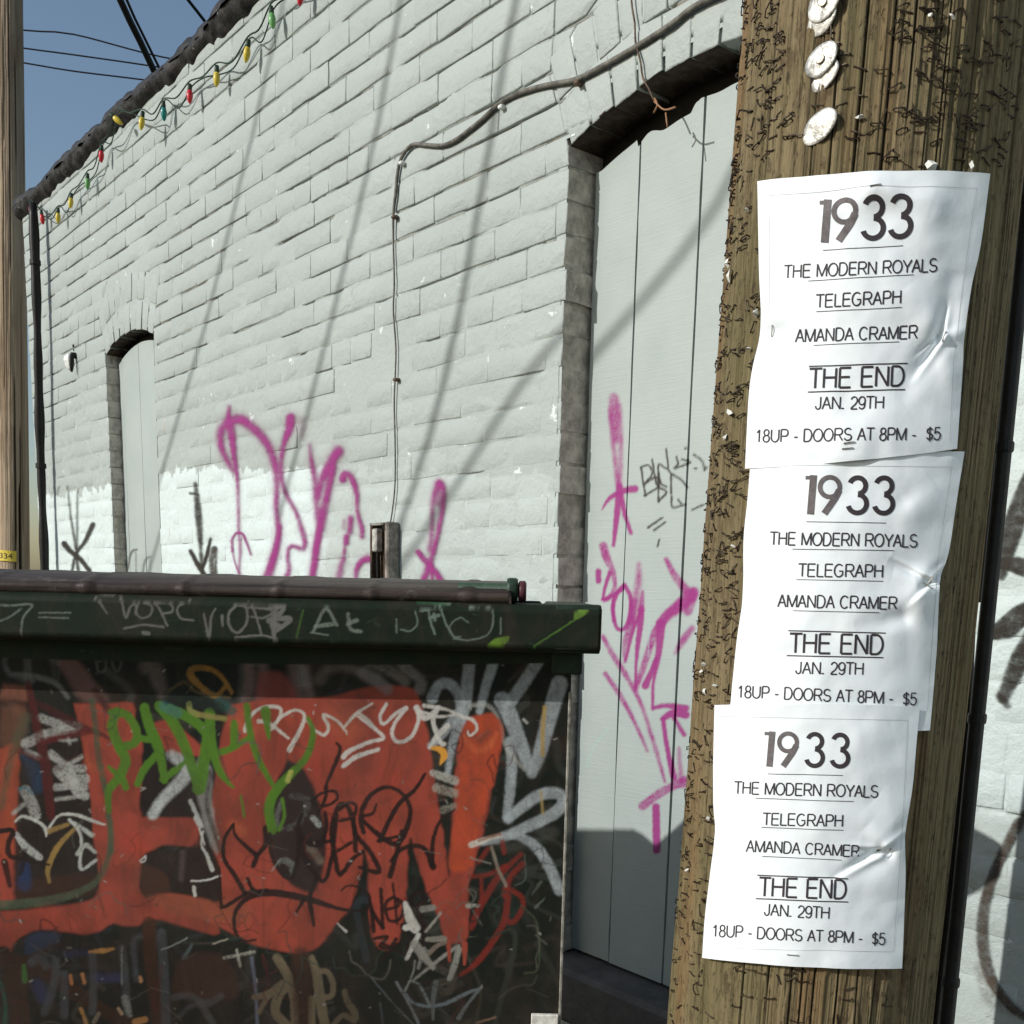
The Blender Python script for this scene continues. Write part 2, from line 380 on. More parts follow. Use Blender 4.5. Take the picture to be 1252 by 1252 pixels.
def visible_px(b):
    q = b['q']; P = wpt(q[:, 0], q[:, 1]); px, py = proj(P); ar = (px.max() - px.min()) * (py.max() - py.min()); cx, cy = px.mean(), py.mean()
    if (P[:, 1] < .3).any() or cx < 33 or cx > 1252 or cy < 0 or cy > 1252: return 0
    if cy > 735 and cx < 728: return 0
    pl = 907 - cy * .0735
    if pl - 5 < cx < pl + 345: return 0
    return ar
for i, b in enumerate(bricks): b['vis'] = visible_px(b); b['i'] = i
order = sorted(bricks, key=lambda b: -b['vis']); part_ids = {b['i'] for b in order[:272] if b['vis'] > 0} | {b['i'] for b in bricks if b.get('ring') == 1} | {b['i'] for b in bricks if b['kind'] == 'cut' and b['depth'] > .06 and b['q'][:, 1].mean() > 1.4 and b['q'][1, 0] < OPEN[1]['s0'] + .01 and b['q'][1, 0] > -3.2}
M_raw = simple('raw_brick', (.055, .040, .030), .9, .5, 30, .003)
def hard_sides(me):
    me.polygons.foreach_set('use_smooth', [abs(p.normal.y) > .45 for p in me.polygons])
def returns(me):
    for p in me.polygons:
        if abs(p.normal.x) > .6: p.material_index = 2
M_ret = simple('shade_tinted_paint', (.52, .47, .40), .8, .35, 28, .004)  # warm tint on the jamb faces stands in for their shade tone
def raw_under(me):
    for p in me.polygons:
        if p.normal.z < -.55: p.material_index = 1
variants = {}
def variant(kind, w, h):
    key = (kind, int(rng.integers(0, 12 if kind == 'stretcher' else 6)))
    if key not in variants:
        L = BL - .005 if kind == 'stretcher' else BL / 2 - .005; hh = H - JT
        V, F = brick_geo([(-L / 2, -hh / 2), (L / 2, -hh / 2), (L / 2, hh / 2), (-L / 2, hh / 2)], .045, 100 + key[1] + (50 if kind == 'header' else 0))
        variants[key] = mesh_np('brick', V, F, True); hard_sides(variants[key])
    return variants[key]
stuffV, stuffF, nst, ret_ranges = [], [], 0, []
for b in bricks:
    q = b['q']; c = q.mean(0); yo = float(rng.normal(0, .0007)); tl = float(rng.normal(0, .006)) * .3
    if b['i'] in part_ids:
        if b['kind'] in ('stretcher', 'header'):
            me = variant(b['kind'], 0, 0); o = link('brick', me, M_wall, bld, (c[0], yo, c[1]))
            o.rotation_euler = (float(rng.normal(0, .006)), tl, float(rng.normal(0, .004)))
            L = BL - .005 if b['kind'] == 'stretcher' else BL / 2 - .005; o.scale = (float((q[1, 0] - q[0, 0]) / L), 1, 1)
        else:
            V, F = brick_geo(q - c, b['depth'], 1000 + b['i']); me = mesh_np('brick', V, F, True); me.materials.append(M_wall); me.materials.append(M_raw); me.materials.append(M_ret); hard_sides(me)
            if b['kind'] == 'cut' and b['depth'] > .06: returns(me)
            if b['kind'] == 'rowlock': raw_under(me)
            o = link('brick', me, None, bld, (c[0], yo, c[1]))
    else:
        V, F = brick_geo(q, b['depth'], 1000 + b['i']); V[:, 1] += yo; stuffV.append(V); ret_ranges.append((len(stuffF), len(stuffF) + len(F))) if (b['kind'] == 'cut' and b['depth'] > .06) else None; stuffF += [tuple(i + nst for i in f) for f in F]; nst += len(V)
_bw = mesh_np('brickwork', np.vstack(stuffV), stuffF, True); hard_sides(_bw); _bw.materials.append(M_wall); _bw.materials.append(M_ret)
for a_, b_ in ret_ranges:
    for p in _bw.polygons[a_:b_]:
        if abs(p.normal.x) > .6: p.material_index = 1
tag(link('brickwork', _bw, M_wall, bld), kind='stuff')

# mortar: one uneven sheet behind the faces, deep where pointing has fallen out
def mortar_depth(s, z):
    hi = sstep(2.02, 2.55, z) * .9 + .1 * sstep(1.6, 2.0, z); row = np.floor((z - Z0 + H / 2) / H)
    n1 = vnoise(s * 5.5 + 9, row * 1.7 + 3, 11); n2 = vnoise(s * 13, row * 2.3, 12); n3 = vnoise(s * 1.3 + 4, z * 1.6, 13)
    gone = sstep(.36, .50, n1 * .65 + n2 * .35 + (n3 - .5) * .35) * hi + (1 - hi) * sstep(.66, .78, n1 * .5 + n2 * .5)
    jz = np.abs(((z - Z0) / H + .5) % 1 - .5) * H
    face = -.0003 + .0010 * vnoise(s * 30, z * 30, 14) + .0007 * hi + gone * (.004 + .010 * hi) * np.where(jz < .002, 1.0, .12)
    return np.where(jz < .005, face, .0004 + .0017 * hi * sstep(.25, .6, vnoise(s * 6, z * 15, 17)))
ns, nz = int((S_R - S_L) / .016) + 1, int(Z_T / .017) + 1
gs = np.linspace(S_L + .004, S_R, ns); gz = np.unique(np.clip(np.concatenate([[Z0 + k * H - .0036, Z0 + k * H, Z0 + k * H + .0036, Z0 + k * H + .012, Z0 + k * H + .056] for k in range(-1, 50)]), 0, Z_T)); GS, GZ = np.meshgrid(gs, gz, indexing='ij')
def in_open(o, s, z, g=.006):
    return (s > o['s0'] - g) & (s < o['s1'] + g) & (z > o['zb']) & ((z < o['zs']) | (np.hypot(s - o['sc'], z - o['zc']) < o['R'] + g))
bad = np.zeros_like(GS, bool)
for o in OPEN: bad |= in_open(o, GS, GZ)
keep = ~(bad[:-1, :-1] | bad[1:, :-1] | bad[1:, 1:] | bad[:-1, 1:])
link('mortar', grid_mesh('mortar', np.stack([GS, mortar_depth(GS, GZ), GZ], -1), keep), M_mort, bld)
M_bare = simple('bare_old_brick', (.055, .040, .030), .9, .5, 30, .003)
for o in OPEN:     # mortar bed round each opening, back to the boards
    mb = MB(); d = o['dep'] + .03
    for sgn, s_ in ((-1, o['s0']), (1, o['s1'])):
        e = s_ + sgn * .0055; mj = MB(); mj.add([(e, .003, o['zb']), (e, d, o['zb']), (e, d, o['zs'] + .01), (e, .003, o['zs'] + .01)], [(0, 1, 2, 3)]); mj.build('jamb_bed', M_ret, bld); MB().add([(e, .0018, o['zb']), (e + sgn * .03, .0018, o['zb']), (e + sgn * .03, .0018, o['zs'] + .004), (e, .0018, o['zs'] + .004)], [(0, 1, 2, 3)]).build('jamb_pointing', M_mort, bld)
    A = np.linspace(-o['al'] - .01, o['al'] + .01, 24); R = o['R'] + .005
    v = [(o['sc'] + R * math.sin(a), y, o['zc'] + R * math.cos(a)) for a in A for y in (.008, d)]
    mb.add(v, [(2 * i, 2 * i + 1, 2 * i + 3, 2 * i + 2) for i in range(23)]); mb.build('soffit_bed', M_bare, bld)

# side wall, core behind the mortar and roof
M_core = simple('rendered_side', (.50, .53, .50), .8, .12, 8)
mb = MB()
# strips of solid masonry round the two openings
d0 = .125
def strip(a, b, z0, z1): mb.box((a, d0, z0), (b, .32, z1))
strip(S_L + .01, OPEN[1]['s0'] - .02, 0, 3.22); strip(OPEN[1]['s1'] + .02, OPEN[0]['s0'] - .02, 0, 3.22); strip(OPEN[0]['s1'] + .02, S_R, 0, 3.22)
for o in OPEN:
    strip(o['s0'] - .018, o['s1'] + .018, 0, o['zb'] - .005); strip(o['s0'] - .018, o['s1'] + .018, o['zs'] + o['rise'] + .03, 3.219)
mb.build('wall_core', M_core, bld)
mb = MB(); mb.box((S_L - .003, .03, 0), (S_L + .009, 6, 3.2)); mb.box((S_R, .0, 0), (S_R + .2, 6, 3.2)); mb.build('side_wall', M_core, bld)
M_tar = NT('roofing_tar'); _n = M_tar.noise(28, 6, .7); _c = M_tar.mix(M_tar.ramp(_n, .35, .7), (.014, .013, .013), (.055, .050, .046))
_c = M_tar.mix(M_tar.ramp(M_tar.noise(60, 4, .7), .66, .72), _c, (.42, .42, .38)); M_tar = M_tar.done(_c, .5, M_tar.bump(M_tar.noise(50, 5, .7), .006, .9))
mb = MB(); mb.box((S_L + .02, .1, 3.19), (S_R, 6, 3.24)); mb.build('roof', M_tar, bld)
# lumpy tarred edge
n1, n2 = 700, 22; ss = np.linspace(S_L - .02, S_R, n1); th = np.linspace(0, 2 * math.pi, n2); SS, TH = np.meshgrid(ss, th, indexing='ij')
lump = (vnoise(SS * 7, TH * 1.0, 21) - .5) * .016 + (vnoise(SS * 24, TH * 2.0, 22) - .5) * .020 + (vnoise(SS * 3.1, TH * 0, 23) - .5) * .012
flat = np.where(np.sin(TH) < 0, .054, .056)
YY = .052 - (.082 + lump * .7) * np.cos(TH) * np.where(np.cos(TH) > 0, 1, 1.0); ZZ = 3.283 + (flat + lump) * np.sin(TH) + (vnoise(SS * 1.5, SS * 0, 24) - .5) * .012
step = sstep(.48, .52, vnoise(SS * 4.2, SS * 0 + 3, 25)) * .007; YY -= step * (np.cos(TH) > 0)
link('roof_edge', grid_mesh('roof_edge', np.stack([SS, YY, ZZ], -1)), M_tar, bld)

# ------------------------------------------------------------------ graffiti on wall and door (one canvas, photo pixels)
PINK = (146, 46, 118); WC = Canvas(30, 440, 1290, 1270, PINK, 0.0)
o7 = dict(off=(260, 480), sc=4.173)
def pk(p, w, soft=1.6, al=.95, **k):
    WC.stroke(p, np.asarray(w, float) / o7['sc'] * 1.25, PINK, soft * 3.2, al * .28, off=k.get('off', o7['off']), sc=k.get('sc', o7['sc']))
    WC.stroke(p, np.asarray(w, float) / o7['sc'] * .96, PINK, soft * 1.35, al, off=k.get('off', o7['off']), sc=k.get('sc', o7['sc']))
pk([(85, 70), (80, 130), (95, 200), (110, 330), (125, 430), (130, 560), (133, 700), (140, 790), (135, 900), (138, 940)], (10, 40, 26, 18, 10, 8, 7, 5, 4), 2.2)
pk([(100, 395), (70, 340), (40, 260), (45, 190), (85, 150), (140, 135), (200, 175), (250, 225), (290, 285), (320, 380), (327, 480), (325, 600), (335, 690), (325, 800), (300, 900), (290, 945)], (16, 24, 34, 44, 44, 40, 36, 28, 22, 20, 22, 24, 26, 28), 3.0)
pk([(265, 940), (300, 860), (330, 760), (345, 680)], (16, 30, 26, 12), 2.2)
pk([(100, 810), (100, 750), (120, 718), (150, 720), (175, 770), (195, 825)], (6, 8, 9, 9, 6), 1.0); pk([(100, 790), (110, 850), (133, 920)], 4, .9)
pk([(398, 130), (390, 190), (365, 260), (350, 350), (352, 440), (380, 530), (425, 610), (455, 700), (470, 760), (460, 795), (420, 785), (390, 790), (382, 840), (390, 900), (380, 935)], (46, 40, 24, 18, 18, 20, 18, 14, 12, 18, 22, 18, 12, 14, 20), 2.4)
pk([(455, 140), (455, 220)], (30, 20), 5, .28)
pk([(495, 270), (505, 350), (520, 430), (530, 520), (532, 640)], (10, 18, 26, 26, 16), 3.0, .8)
pk([(640, 300), (600, 360), (560, 440), (535, 530)], (50, 40, 34, 26), 3.2); pk([(612, 380), (585, 520), (560, 650), (530, 780), (505, 935)], (34, 34, 34, 30, 22), 2.8)
pk([(550, 600), (535, 760), (515, 930)], (18, 24, 20), 2.5)
pk([(665, 440), (675, 415), (705, 430), (735, 510), (738, 600), (760, 690), (763, 735)], (38, 30, 24, 18, 16, 20, 18), 2.0)
pk([(705, 640), (700, 710)], 26, 2.2, .8); pk([(672, 650), (668, 690)], 12, 2.2, .45); pk([(683, 735), (682, 765)], 26, 1.6); pk([(675, 780), (668, 850)], (10, 18), 1.6, .8); pk([(660, 860), (645, 935)], (22, 30), 3, .7)
pk([(730, 945), (735, 900), (760, 860), (800, 850), (832, 870), (840, 950)], (16, 24, 28, 28, 20, 12), 1.8); pk([(790, 835), (815, 840)], 24, 4, .4)
pk([(1155, 460), (1125, 540), (1118, 700), (1108, 800)], (26, 18, 18, 20), 2.4, .75); pk([(1155, 460), (1180, 500), (1168, 620), (1140, 760), (1105, 880), (1070, 975)], (26, 20, 20, 22, 30, 30), 2.2); pk([(1155, 470), (1150, 560)], 40, 3, .5)
pk([(1048, 812), (1090, 865), (1140, 920), (1172, 975)], (24, 26, 28, 30), 1.5); pk([(1115, 880), (1122, 975)], 14, 1.2)
BLK = (44, 38, 30); c3 = dict(off=(0, 400), sc=3.13)
def bk(p, w, soft=1.2, al=.9, dry=0, col=BLK, **c): WC.stroke(p, np.asarray(w, float) / c.get('sc', 1), col, soft, al, dry, c.get('off', (0, 0)), c.get('sc', 1))
bk([(258, 610), (270, 720), (292, 860)], (4, 7, 9), 1.4, .7, **c3); bk([(296, 620), (294, 850)], (5, 9), 1.4, .6, **c3); bk([(355, 755), (325, 820), (290, 870), (272, 950)], (18, 14, 10, 7), 1.4, .85, **c3)
bk([(245, 828), (270, 858), (305, 885), (342, 932)], (20, 18, 16, 16), 1.3, .9, **c3); bk([(292, 870), (298, 950)], 6, 1, .8, **c3); bk([(294, 880), (305, 950)], 5, 1, .7, **c3); bk([(225, 610), (220, 640)], 5, 1.5, .5, **c3)
bk([(748, 600), (755, 680), (765, 800), (775, 960)], (14, 26, 14, 12), 1.8, .85, **c3); bk([(728, 635), (760, 640)], (8, 4), 1, .8, **c3); bk([(728, 855), (755, 905), (790, 960)], (12, 18, 14), 1.1, .95, **c3); bk([(805, 810), (790, 880), (770, 930)], (9, 14, 10), 1.1, .95, **c3)
bk([(820, 850), (815, 890), (818, 955)], (26, 30, 26), 2.0, .85, col=(70, 64, 54), **c3)
bk([(525, 852), (505, 860), (495, 900), (487, 945)], (7, 9, 8, 5), 1, .8, **c3); bk([(520, 860), (524, 950)], 4, 1, .7, **c3)
# right of the pole
bk([(1262, 586), (1240, 640), (1224, 704)], (26, 26, 10), 2.0, .93); bk([(1214, 688), (1235, 689), (1270, 698)], (8, 20, 26), 1.6, .95); bk([(1212, 774), (1232, 766), (1250, 750), (1275, 738)], (16, 28, 24, 16), 1.6, .95)
bk([(1270, 760), (1250, 800), (1226, 852)], (14, 24, 15), 2.4, .95, .22); bk([(1222, 850), (1231, 862)], 8, 2.4, .8, .3)
bk([(1290, 975), (1252, 1000), (1228, 1040), (1208, 1090), (1201, 1140), (1209, 1190), (1232, 1226), (1262, 1250)], (16, 14, 12, 13, 14, 14, 11, 9), 2.2, .9, col=(74, 64, 54)); bk([(1195, 1180), (1214, 1218), (1248, 1240)], (8, 24, 10), 5, .35, .45, col=(110, 95, 82))
# door: pink
cA = dict(off=(680, 460), sc=4.173); cB = dict(off=(680, 740), sc=4.173)
def pd(p, w, soft, al, c): WC.stroke(p, np.asarray(w, float) / 4.173, PINK, soft, al, off=c['off'], sc=c['sc'])
pd([(290, 110), (292, 200), (300, 330)], (50, 58, 30), 3.2, .9, cA); pd([(272, 170), (285, 330), (310, 560)], (26, 24, 26), 2.8, .8, cA); pd([(318, 150), (325, 330), (318, 560)], (26, 24, 28), 2.8, .8, cA)
pd([(400, 575), (340, 585), (270, 620), (228, 680)], (38, 30, 22, 8), 1.2, .95, cA); pd([(318, 560), (305, 700), (288, 862)], (34, 32, 18), 1.3, .95, cA); pd([(325, 600), (345, 700), (380, 800)], (24, 26, 20), 1.3, .95, cA)
pd([(210, 995), (212, 1045)], 30, 1.2, .95, cA); pd([(235, 865), (255, 930), (285, 1000), (295, 1080), (262, 1130), (235, 1138)], (44, 44, 30, 24, 24, 16), 1.6, .95, cA); pd([(270, 1000), (250, 1060), (232, 1140)], (22, 18, 16), 1.2, .95, cA)
pd([(245, 1140), (300, 1110), (345, 1075)], (26, 24, 20), 1.3, .95, cA); pd([(345, 1065), (305, 1110), (285, 1180), (292, 1250)], (24, 24, 20, 20), 1.2, .95, cA); pd([(345, 1065), (375, 1120), (380, 1200), (370, 1250)], 22, 1.2, .95, cA)
pd([(288, -20), (290, 60), (310, 120), (345, 120), (372, 60), (380, -20)], 20, 1.2, .95, cB); pd([(420, 960), (418, 1050), (400, 1150), (385, 1250)], (20, 34, 36, 38), 4.0, .85, cA)
pd([(395, -20), (385, 60), (350, 200), (348, 290)], (40, 40, 30, 14), 1.8, .95, cB); pd([(432, 20), (430, 80), (410, 250), (402, 430)], (36, 30, 16, 18), 1.3, .95, cB); pd([(440, -70), (432, 20)], (14, 36), 1.8, .95, cB)
pd([(432, 30), (390, 130), (352, 280)], (22, 20, 14), 1.2, .95, cB); pd([(402, 432), (450, 300), (500, 150), (560, 60), (620, 10), (690, -60)], (24, 34, 34, 44, 60, 70), 2.0, .95, cB)
pd([(560, 935), (600, 1010), (650, 1080), (690, 1130)], (24, 34, 44, 50), 1.8, .95, cA); pd([(700, 1100), (670, 1200)], 46, 2.2, .95, cA); pd([(660, 1150), (590, 1200), (530, 1260)], (50, 46, 40), 2.0, .95, cA)
pd([(535, 90), (520, 260), (495, 400), (492, 530)], (50, 34, 16, 16), 1.4, .95, cB); pd([(510, 270), (480, 350), (455, 410)], (22, 26, 40), 1.2, .95, cB); pd([(498, 525), (560, 512), (660, 525)], (20, 26, 34), 1.2, .95, cB)
pd([(690, 120), (650, 170), (608, 245)], (34, 38, 16), 2.2, .95, cB); pd([(540, 580), (600, 550), (660, 560)], (24, 44, 40), 1.3, .95, cB); pd([(545, 580), (565, 720), (598, 880)], (24, 24, 34), 1.2, .95, cB); pd([(600, 575), (650, 660)], (20, 24), 1.2, .95, cB)
pd([(235, 160), (290, 260), (350, 350), (430, 500), (490, 680), (555, 900)], (24, 30, 24, 20, 22, 16), 2.0, .9, cB); pd([(248, 350), (330, 470), (400, 600), (465, 745)], (24, 26, 20, 14), 1.8, .95, cB)
pd([(440, 1025), (520, 965), (600, 920), (660, 900)], (44, 44, 40, 60), 1.6, .95, cB); pd([(625, 730), (635, 900)], (16, 30), 2.4, .8, cB); pd([(508, 1030), (512, 1250)], 40, 1.4, .95, cB)
WC.stroke([(475, 0), (470, 260)], .9, (150, 200, 195), 1.2, .5, off=cB['off'], sc=4.173); WC.stroke([(270, 620), (190, 720), (150, 830)], 1.2, (150, 205, 200), 1.5, .4, off=cB['off'], sc=4.173); WC.stroke([(478, 700), (425, 950)], 1.2, (175, 185, 165), 2, .5, off=cB['off'], sc=4.173)
# door: black marker tag
bd = dict(off=(680, 460), sc=4.173)
for p in ([(432, 465), (440, 530), (455, 610)], [(430, 465), (470, 455), (488, 500), (450, 548)], [(452, 548), (510, 515), (522, 560), (448, 610)], [(488, 425), (500, 500), (515, 560), (560, 590), (520, 640)], [(520, 490), (520, 640)],
          [(560, 372), (566, 470), (520, 450), (530, 540), (560, 565)], [(566, 470), (590, 500), (640, 530), (668, 570)], [(612, 412), (622, 450), (600, 470), (680, 440), (640, 425)], [(585, 500), (585, 600)], [(588, 615), (592, 668), (655, 655)], [(622, 630), (635, 650)],
          [(700, 400), (740, 430), (755, 480)], [(690, 680), (750, 655)], [(467, 772), (540, 722)], [(497, 785), (555, 745)], [(515, 868), (524, 835)], [(705, 468), (712, 472)], [(752, 470), (765, 465)], [(655, 368), (662, 366)]):
    bk(p, 11, .8, .92, .12, **bd)

M_graf = NT('spray_paint'); _a = M_graf.n('ShaderNodeVertexColor', layer_name='Col'); M_graf.b.inputs['Alpha'].default_value = 1
_f = M_graf.noise(160, 3, .6); M_graf.L(M_graf.math('MULTIPLY', _a.outputs[1], M_graf.ramp(_f, .18, .34, .72, 1.0)), M_graf.b.inputs['Alpha'])
M_graf = M_graf.done(_a.outputs[0], .6, M_graf.bump(M_graf.noise(120, 4, .6), .0008, .6))
def paint_on_wall(x0, x1, y0, y1, step=1.15):
    """a skin of paint 2 mm in front of the brick faces, sinking into the joints, only where there is paint"""
    a, b = wl(x0, (y0 + y1) / 2)[0], wl(x1, (y0 + y1) / 2)[0]; zs = [wl(x, y)[1] for x in (x0, x1) for y in (y0, y1)]
    nx, ny = int((x1 - x0) / step), int((y1 - y0) / step); gx = np.linspace(a - .03, b + .03, nx); gzz = np.linspace(min(zs), max(zs), ny)
    G, Z = np.meshgrid(gx, gzz, indexing='ij'); P = wpt(G, Z, -.002); px, py = proj(P); C = WC.sample(px, py)
    out = (px < x0) | (px > x1) | (py < y0) | (py > y1) | ((px > 682) & (px < 905)); C[..., 3][out] = 0
    jz = np.abs(((Z - Z0) / H + .5) % 1 - .5) * H; sink = (1 - sstep(.003, .0065, jz)) * np.minimum(mortar_depth(G, Z), .004)
    Y = -.0032 + sink * .6 + (vnoise(G * 70, Z * 70, 5) - .5) * .0008
    v = C[..., 3]; kp = (v[:-1, :-1] + v[1:, :-1] + v[1:, 1:] + v[:-1, 1:]) > .02
    me = grid_mesh('graffiti', np.stack([G, Y, Z], -1), kp); vcol(me, C.reshape(-1, 4)); return link('graffiti', me, M_graf, bld)
paint_on_wall(262, 560, 485, 730, 1.2); paint_on_wall(62, 128, 585, 720); paint_on_wall(150, 262, 585, 720); paint_on_wall(1150, 1285, 570, 1262, 1.3)

# ------------------------------------------------------------------ boarded openings
M_board = NT('board_paint'); _a = M_board.n('ShaderNodeVertexColor', layer_name='Col')
_c = M_board.mix(M_board.ramp(M_board.noise(6, 4, .6), .3, .7), (.37, .422, .398), (.405, .455, .43)); _c = M_board.mix(M_board.math('MULTIPLY', M_board.ramp(M_board.noise(30, 6, .7), .62, .8), .35), _c, (.40, .41, .37))
_c = M_board.mix(_a.outputs[1], _c, _a.outputs[0])
M_board = M_board.done(_c, .5, M_board.bump(M_board.noise(1, 4, .6, M_board.mapping((10, 10, 260))), .0009, .8))
M_dark = simple('dark_gap', (.02, .018, .015), .8)
def boards(o, gaps, slices):
    back = MB().box((o['s0'] + .002, o['dep'] + .024, o['zb'] + .004), (o['s1'] - .002, o['dep'] + .034, o['zs'] + o['rise'] + .02)).build('door', M_dark, bld)
    e = [o['s0'] + .004] + gaps + [o['s1'] - .004]
    for i in range(len(e) - 1):
        a, b = e[i] + (.0022 if i else 0), e[i + 1] - .0022; y0 = o['dep'] + float(rng.normal(0, .0012)); zt = o['zs'] + o['rise'] + .012; zb = o['zb'] + .008 + float(rng.uniform(0, .006))
        nx, nzz = slices(i); X = np.linspace(a, b, nx); Z = np.linspace(zb, zt, nzz)
        Xf = np.concatenate([[a, a + .0006], X[1:-1], [b - .0006, b]]); G, ZZ_ = np.meshgrid(Xf, Z, indexing='ij'); ztop = o['zc'] + np.sqrt(o['R'] ** 2 - (Xf - o['sc']) ** 2) - (.024 + .020 * vnoise(Xf * 22 + 60, Xf * 0, 66) + .018 * sstep(.5, .56, vnoise(Xf * 15 + 60, Xf * 0 + 2, 67)) if o is OPEN[0] else .034); ZZ_ = zb + (ZZ_ - zb) * ((ztop - zb) / (zt - zb))[:, None]  # boards stop short; dark backing above stands in for the arch's shadow
        Y = np.full_like(G, y0) + (vnoise(G * 9, ZZ_ * 3, 40 + i) - .5) * .002; Y[0] += .004; Y[-1] += .004; Y[0] = np.maximum(Y[0], y0 + .003)
        wav = (vnoise(ZZ_ * 14, ZZ_ * 0, 60 + i) - .5) * .0012; Gm = G.copy(); Gm[:2] += wav[:2]; Gm[-2:] += wav[-2:]
        P = wpt(G, ZZ_, o['dep']); px, py = proj(P); C = WC.sample(px, py); C[..., 3][(py < 442) | (px < 690)] = 0
        # front sheet plus a closed back so that the board has thickness
        Pp = np.stack([Gm, Y, ZZ_], -1); nback = Pp[[-1, 0]].copy(); nback[..., 1] = o['dep'] + .022
        PP = np.concatenate([nback[1:2], Pp, nback[0:1], nback[1:2]], 0); CC = np.concatenate([C[:1], C, C[-1:], C[:1]], 0)
        me = grid_mesh('board', PP, None, False); vcol(me, CC.reshape(-1, 4)); link('board', me, M_board, back)
    return back
boards(OPEN[0], [.112, .2855, .459], lambda i: ((90, 560) if i < 2 else ((40, 560) if i == 2 else (6, 20))))
boards(OPEN[1], [-2.895, -2.70, -2.53], lambda i: (6, 30))
M_sill = simple('sill_stone', (.12, .11, .10), .85, .2, 14, .003)
mb = MB(); mb.box((OPEN[0]['s0'] - .003, -.03, .50), (OPEN[0]['s1'] + .003, .12, .632), .012); mb.build('sill', M_sill, bld)

# ------------------------------------------------------------------ ground
M_asph = NT('asphalt'); _n = M_asph.noise(320, 5, .7); _c = M_asph.mix(M_asph.ramp(_n, .3, .75), (.050, .046, .041), (.125, .115, .100)); _c = M_asph.mix(M_asph.ramp(M_asph.noise(.7, 5, .6), .4, .7), _c, (.10, .092, .080))
M_asph = M_asph.done(_c, .9, M_asph.bump(_n, .004, .8))
g = 1500.0; tag(link('ground', mesh_np('ground', [(-g, -g, 0), (g, -g, 0), (g, g, 0), (-g, g, 0)], [(0, 1, 2, 3)]), M_asph), kind='structure')

# ------------------------------------------------------------------ downspout, fixtures and cables on the wall
M_black = simple('black_metal', (.014, .013, .012), .45, .3, 20, .0008)
M_rust = simple('rusty_metal', (.11, .075, .05), .65, .5, 50, .0012)
M_galv = simple('grey_metal', (.28, .27, .24), .45, .4, 40, .0008, .35)
def W(s, z, n=0.0): return tuple(float(t) for t in wpt(np.array([s]), z, np.array([n]))[0])
zz = np.linspace(0.02, 3.2, 60); _a, _az = (float(t) for t in wl(41.5, 278, -.055)); _b, _bz = (float(t) for t in wl(54.5, 700, -.055)); dss = lambda z: _a + (_b - _a) * (z - _az) / (_bz - _az) + .006 * math.sin(z * 5.1); pts = [W(dss(z), z, -.055) for z in zz]
ds = MB().tube(pts, .020 + .002 * np.sin(zz * 9) + .002 * np.sin(zz * 23), 12).build('downspout', M_black, None, None, True)
tag(ds, 'black tarred downspout running down the far left corner of the painted wall', 'downspout')
for z in (1.2, 2.05, 2.95):
    b = MB(); b.lathe([(.022, -.012), (.0245, -.01), (.0245, .01), (.022, .012)], W(dss(z), z, -.055)); b.build('strap', M_black, ds)

# dead light fitting: a lump of filler with a black elbow
s_, z_ = (float(t) for t in wl(90, 441)); fx = empty('wall_fitting', W(s_, z_)); fx.rotation_euler = bld.rotation_euler
fx.scale = (.72, .72, .72); tag(fx, 'small broken wall fitting with a white filler lump and black spout beside the narrow opening', 'wall fitting')
M_fill = simple('white_filler', (.78, .80, .76), .8, .1, 40, .004)
nu, nv = 16, 12; A, B = np.meshgrid(np.linspace(0, 2 * math.pi, nu), np.linspace(0, math.pi / 2, nv), indexing='ij'); R = .052 * (1 + .35 * (vnoise(A * 1.2, B * 2, 9) - .5))
link('filler_lump', grid_mesh('filler_lump', np.stack([R * np.cos(A) * np.sin(B) * 1.0 - .045, -R * .55 * np.cos(B) - .012, R * np.sin(A) * np.sin(B)], -1)), M_fill, fx)
MB().tube([(.05, 0, .022), (.05, -.02, .022), (.052, -.030, .006), (.053, -.032, -.04), (.054, -.032, -.078)], (.019, .019, .017, .012, .007), 10).build('spout', M_black, fx, None, True)
MB().lathe([(.004, 0), (.009, -.004), (.009, -.008), (.002, -.01)], (.022, 0, .085), (0, 1, 0), 8).build('screw', M_black, fx); MB().lathe([(.004, 0), (.007, -.004), (.002, -.008)], (.022, 0, .06), (0, 1, 0), 8).build('screw', M_black, fx)

# cable across the wall down into the riser
def wpx(px, py, n): s_, z_ = wl(px, py, n); return W(float(s_), float(z_), n)
M_cable = simple('cable_jacket', (.13, .125, .105), .6, .5, 60, .0006)
cp = [(1010, -70), (930, -30), (855, 5), (825, 27), (800, 44), (782, 55), (760, 68), (735, 82), (705, 97), (665, 105), (635, 114), (612, 126), (590, 146), (570, 162), (556, 172), (540, 178), (518, 177), (508, 176), (499, 181), (490, 195), (486, 212), (484, 235), (481, 262), (481, 300), (482, 345), (481, 380), (484, 430), (482, 490), (483, 540), (483, 590), (480, 622), (477, 641)]
pp = smooth_path([wpx(a, b, -.007) for a, b in cp], .012)
cb = MB().tube(pp, np.interp(np.linspace(0, 1, len(pp)), [0, .35, .62, .68, 1], [.0060, .0056, .0045, .0024, .0020]), 8).build('wall_cable', M_cable, None, None, True)
tag(cb, 'thick dark cable looping over the painted brick and dropping to the metal riser', 'cable')
for a, b in ((705, 97), (612, 127), (490, 196), (481, 262), (483, 461)):
    s_, z_ = (float(t) for t in wl(a, b, -.012)); q = MB(); q.box((-.007, -.016, -.004), (.007, .002, .004), .002); o = q.build('clip', M_fill if (a in (612, 490)) else M_rust, cb, (0, 0, 0)); o.location = W(s_, z_ - .006, 0); o.rotation_euler = bld.rotation_euler
c2 = [(770, -60), (772, 0), (776, 28), (777, 50), (783, 75), (786, 95), (793, 108), (800, 124)]
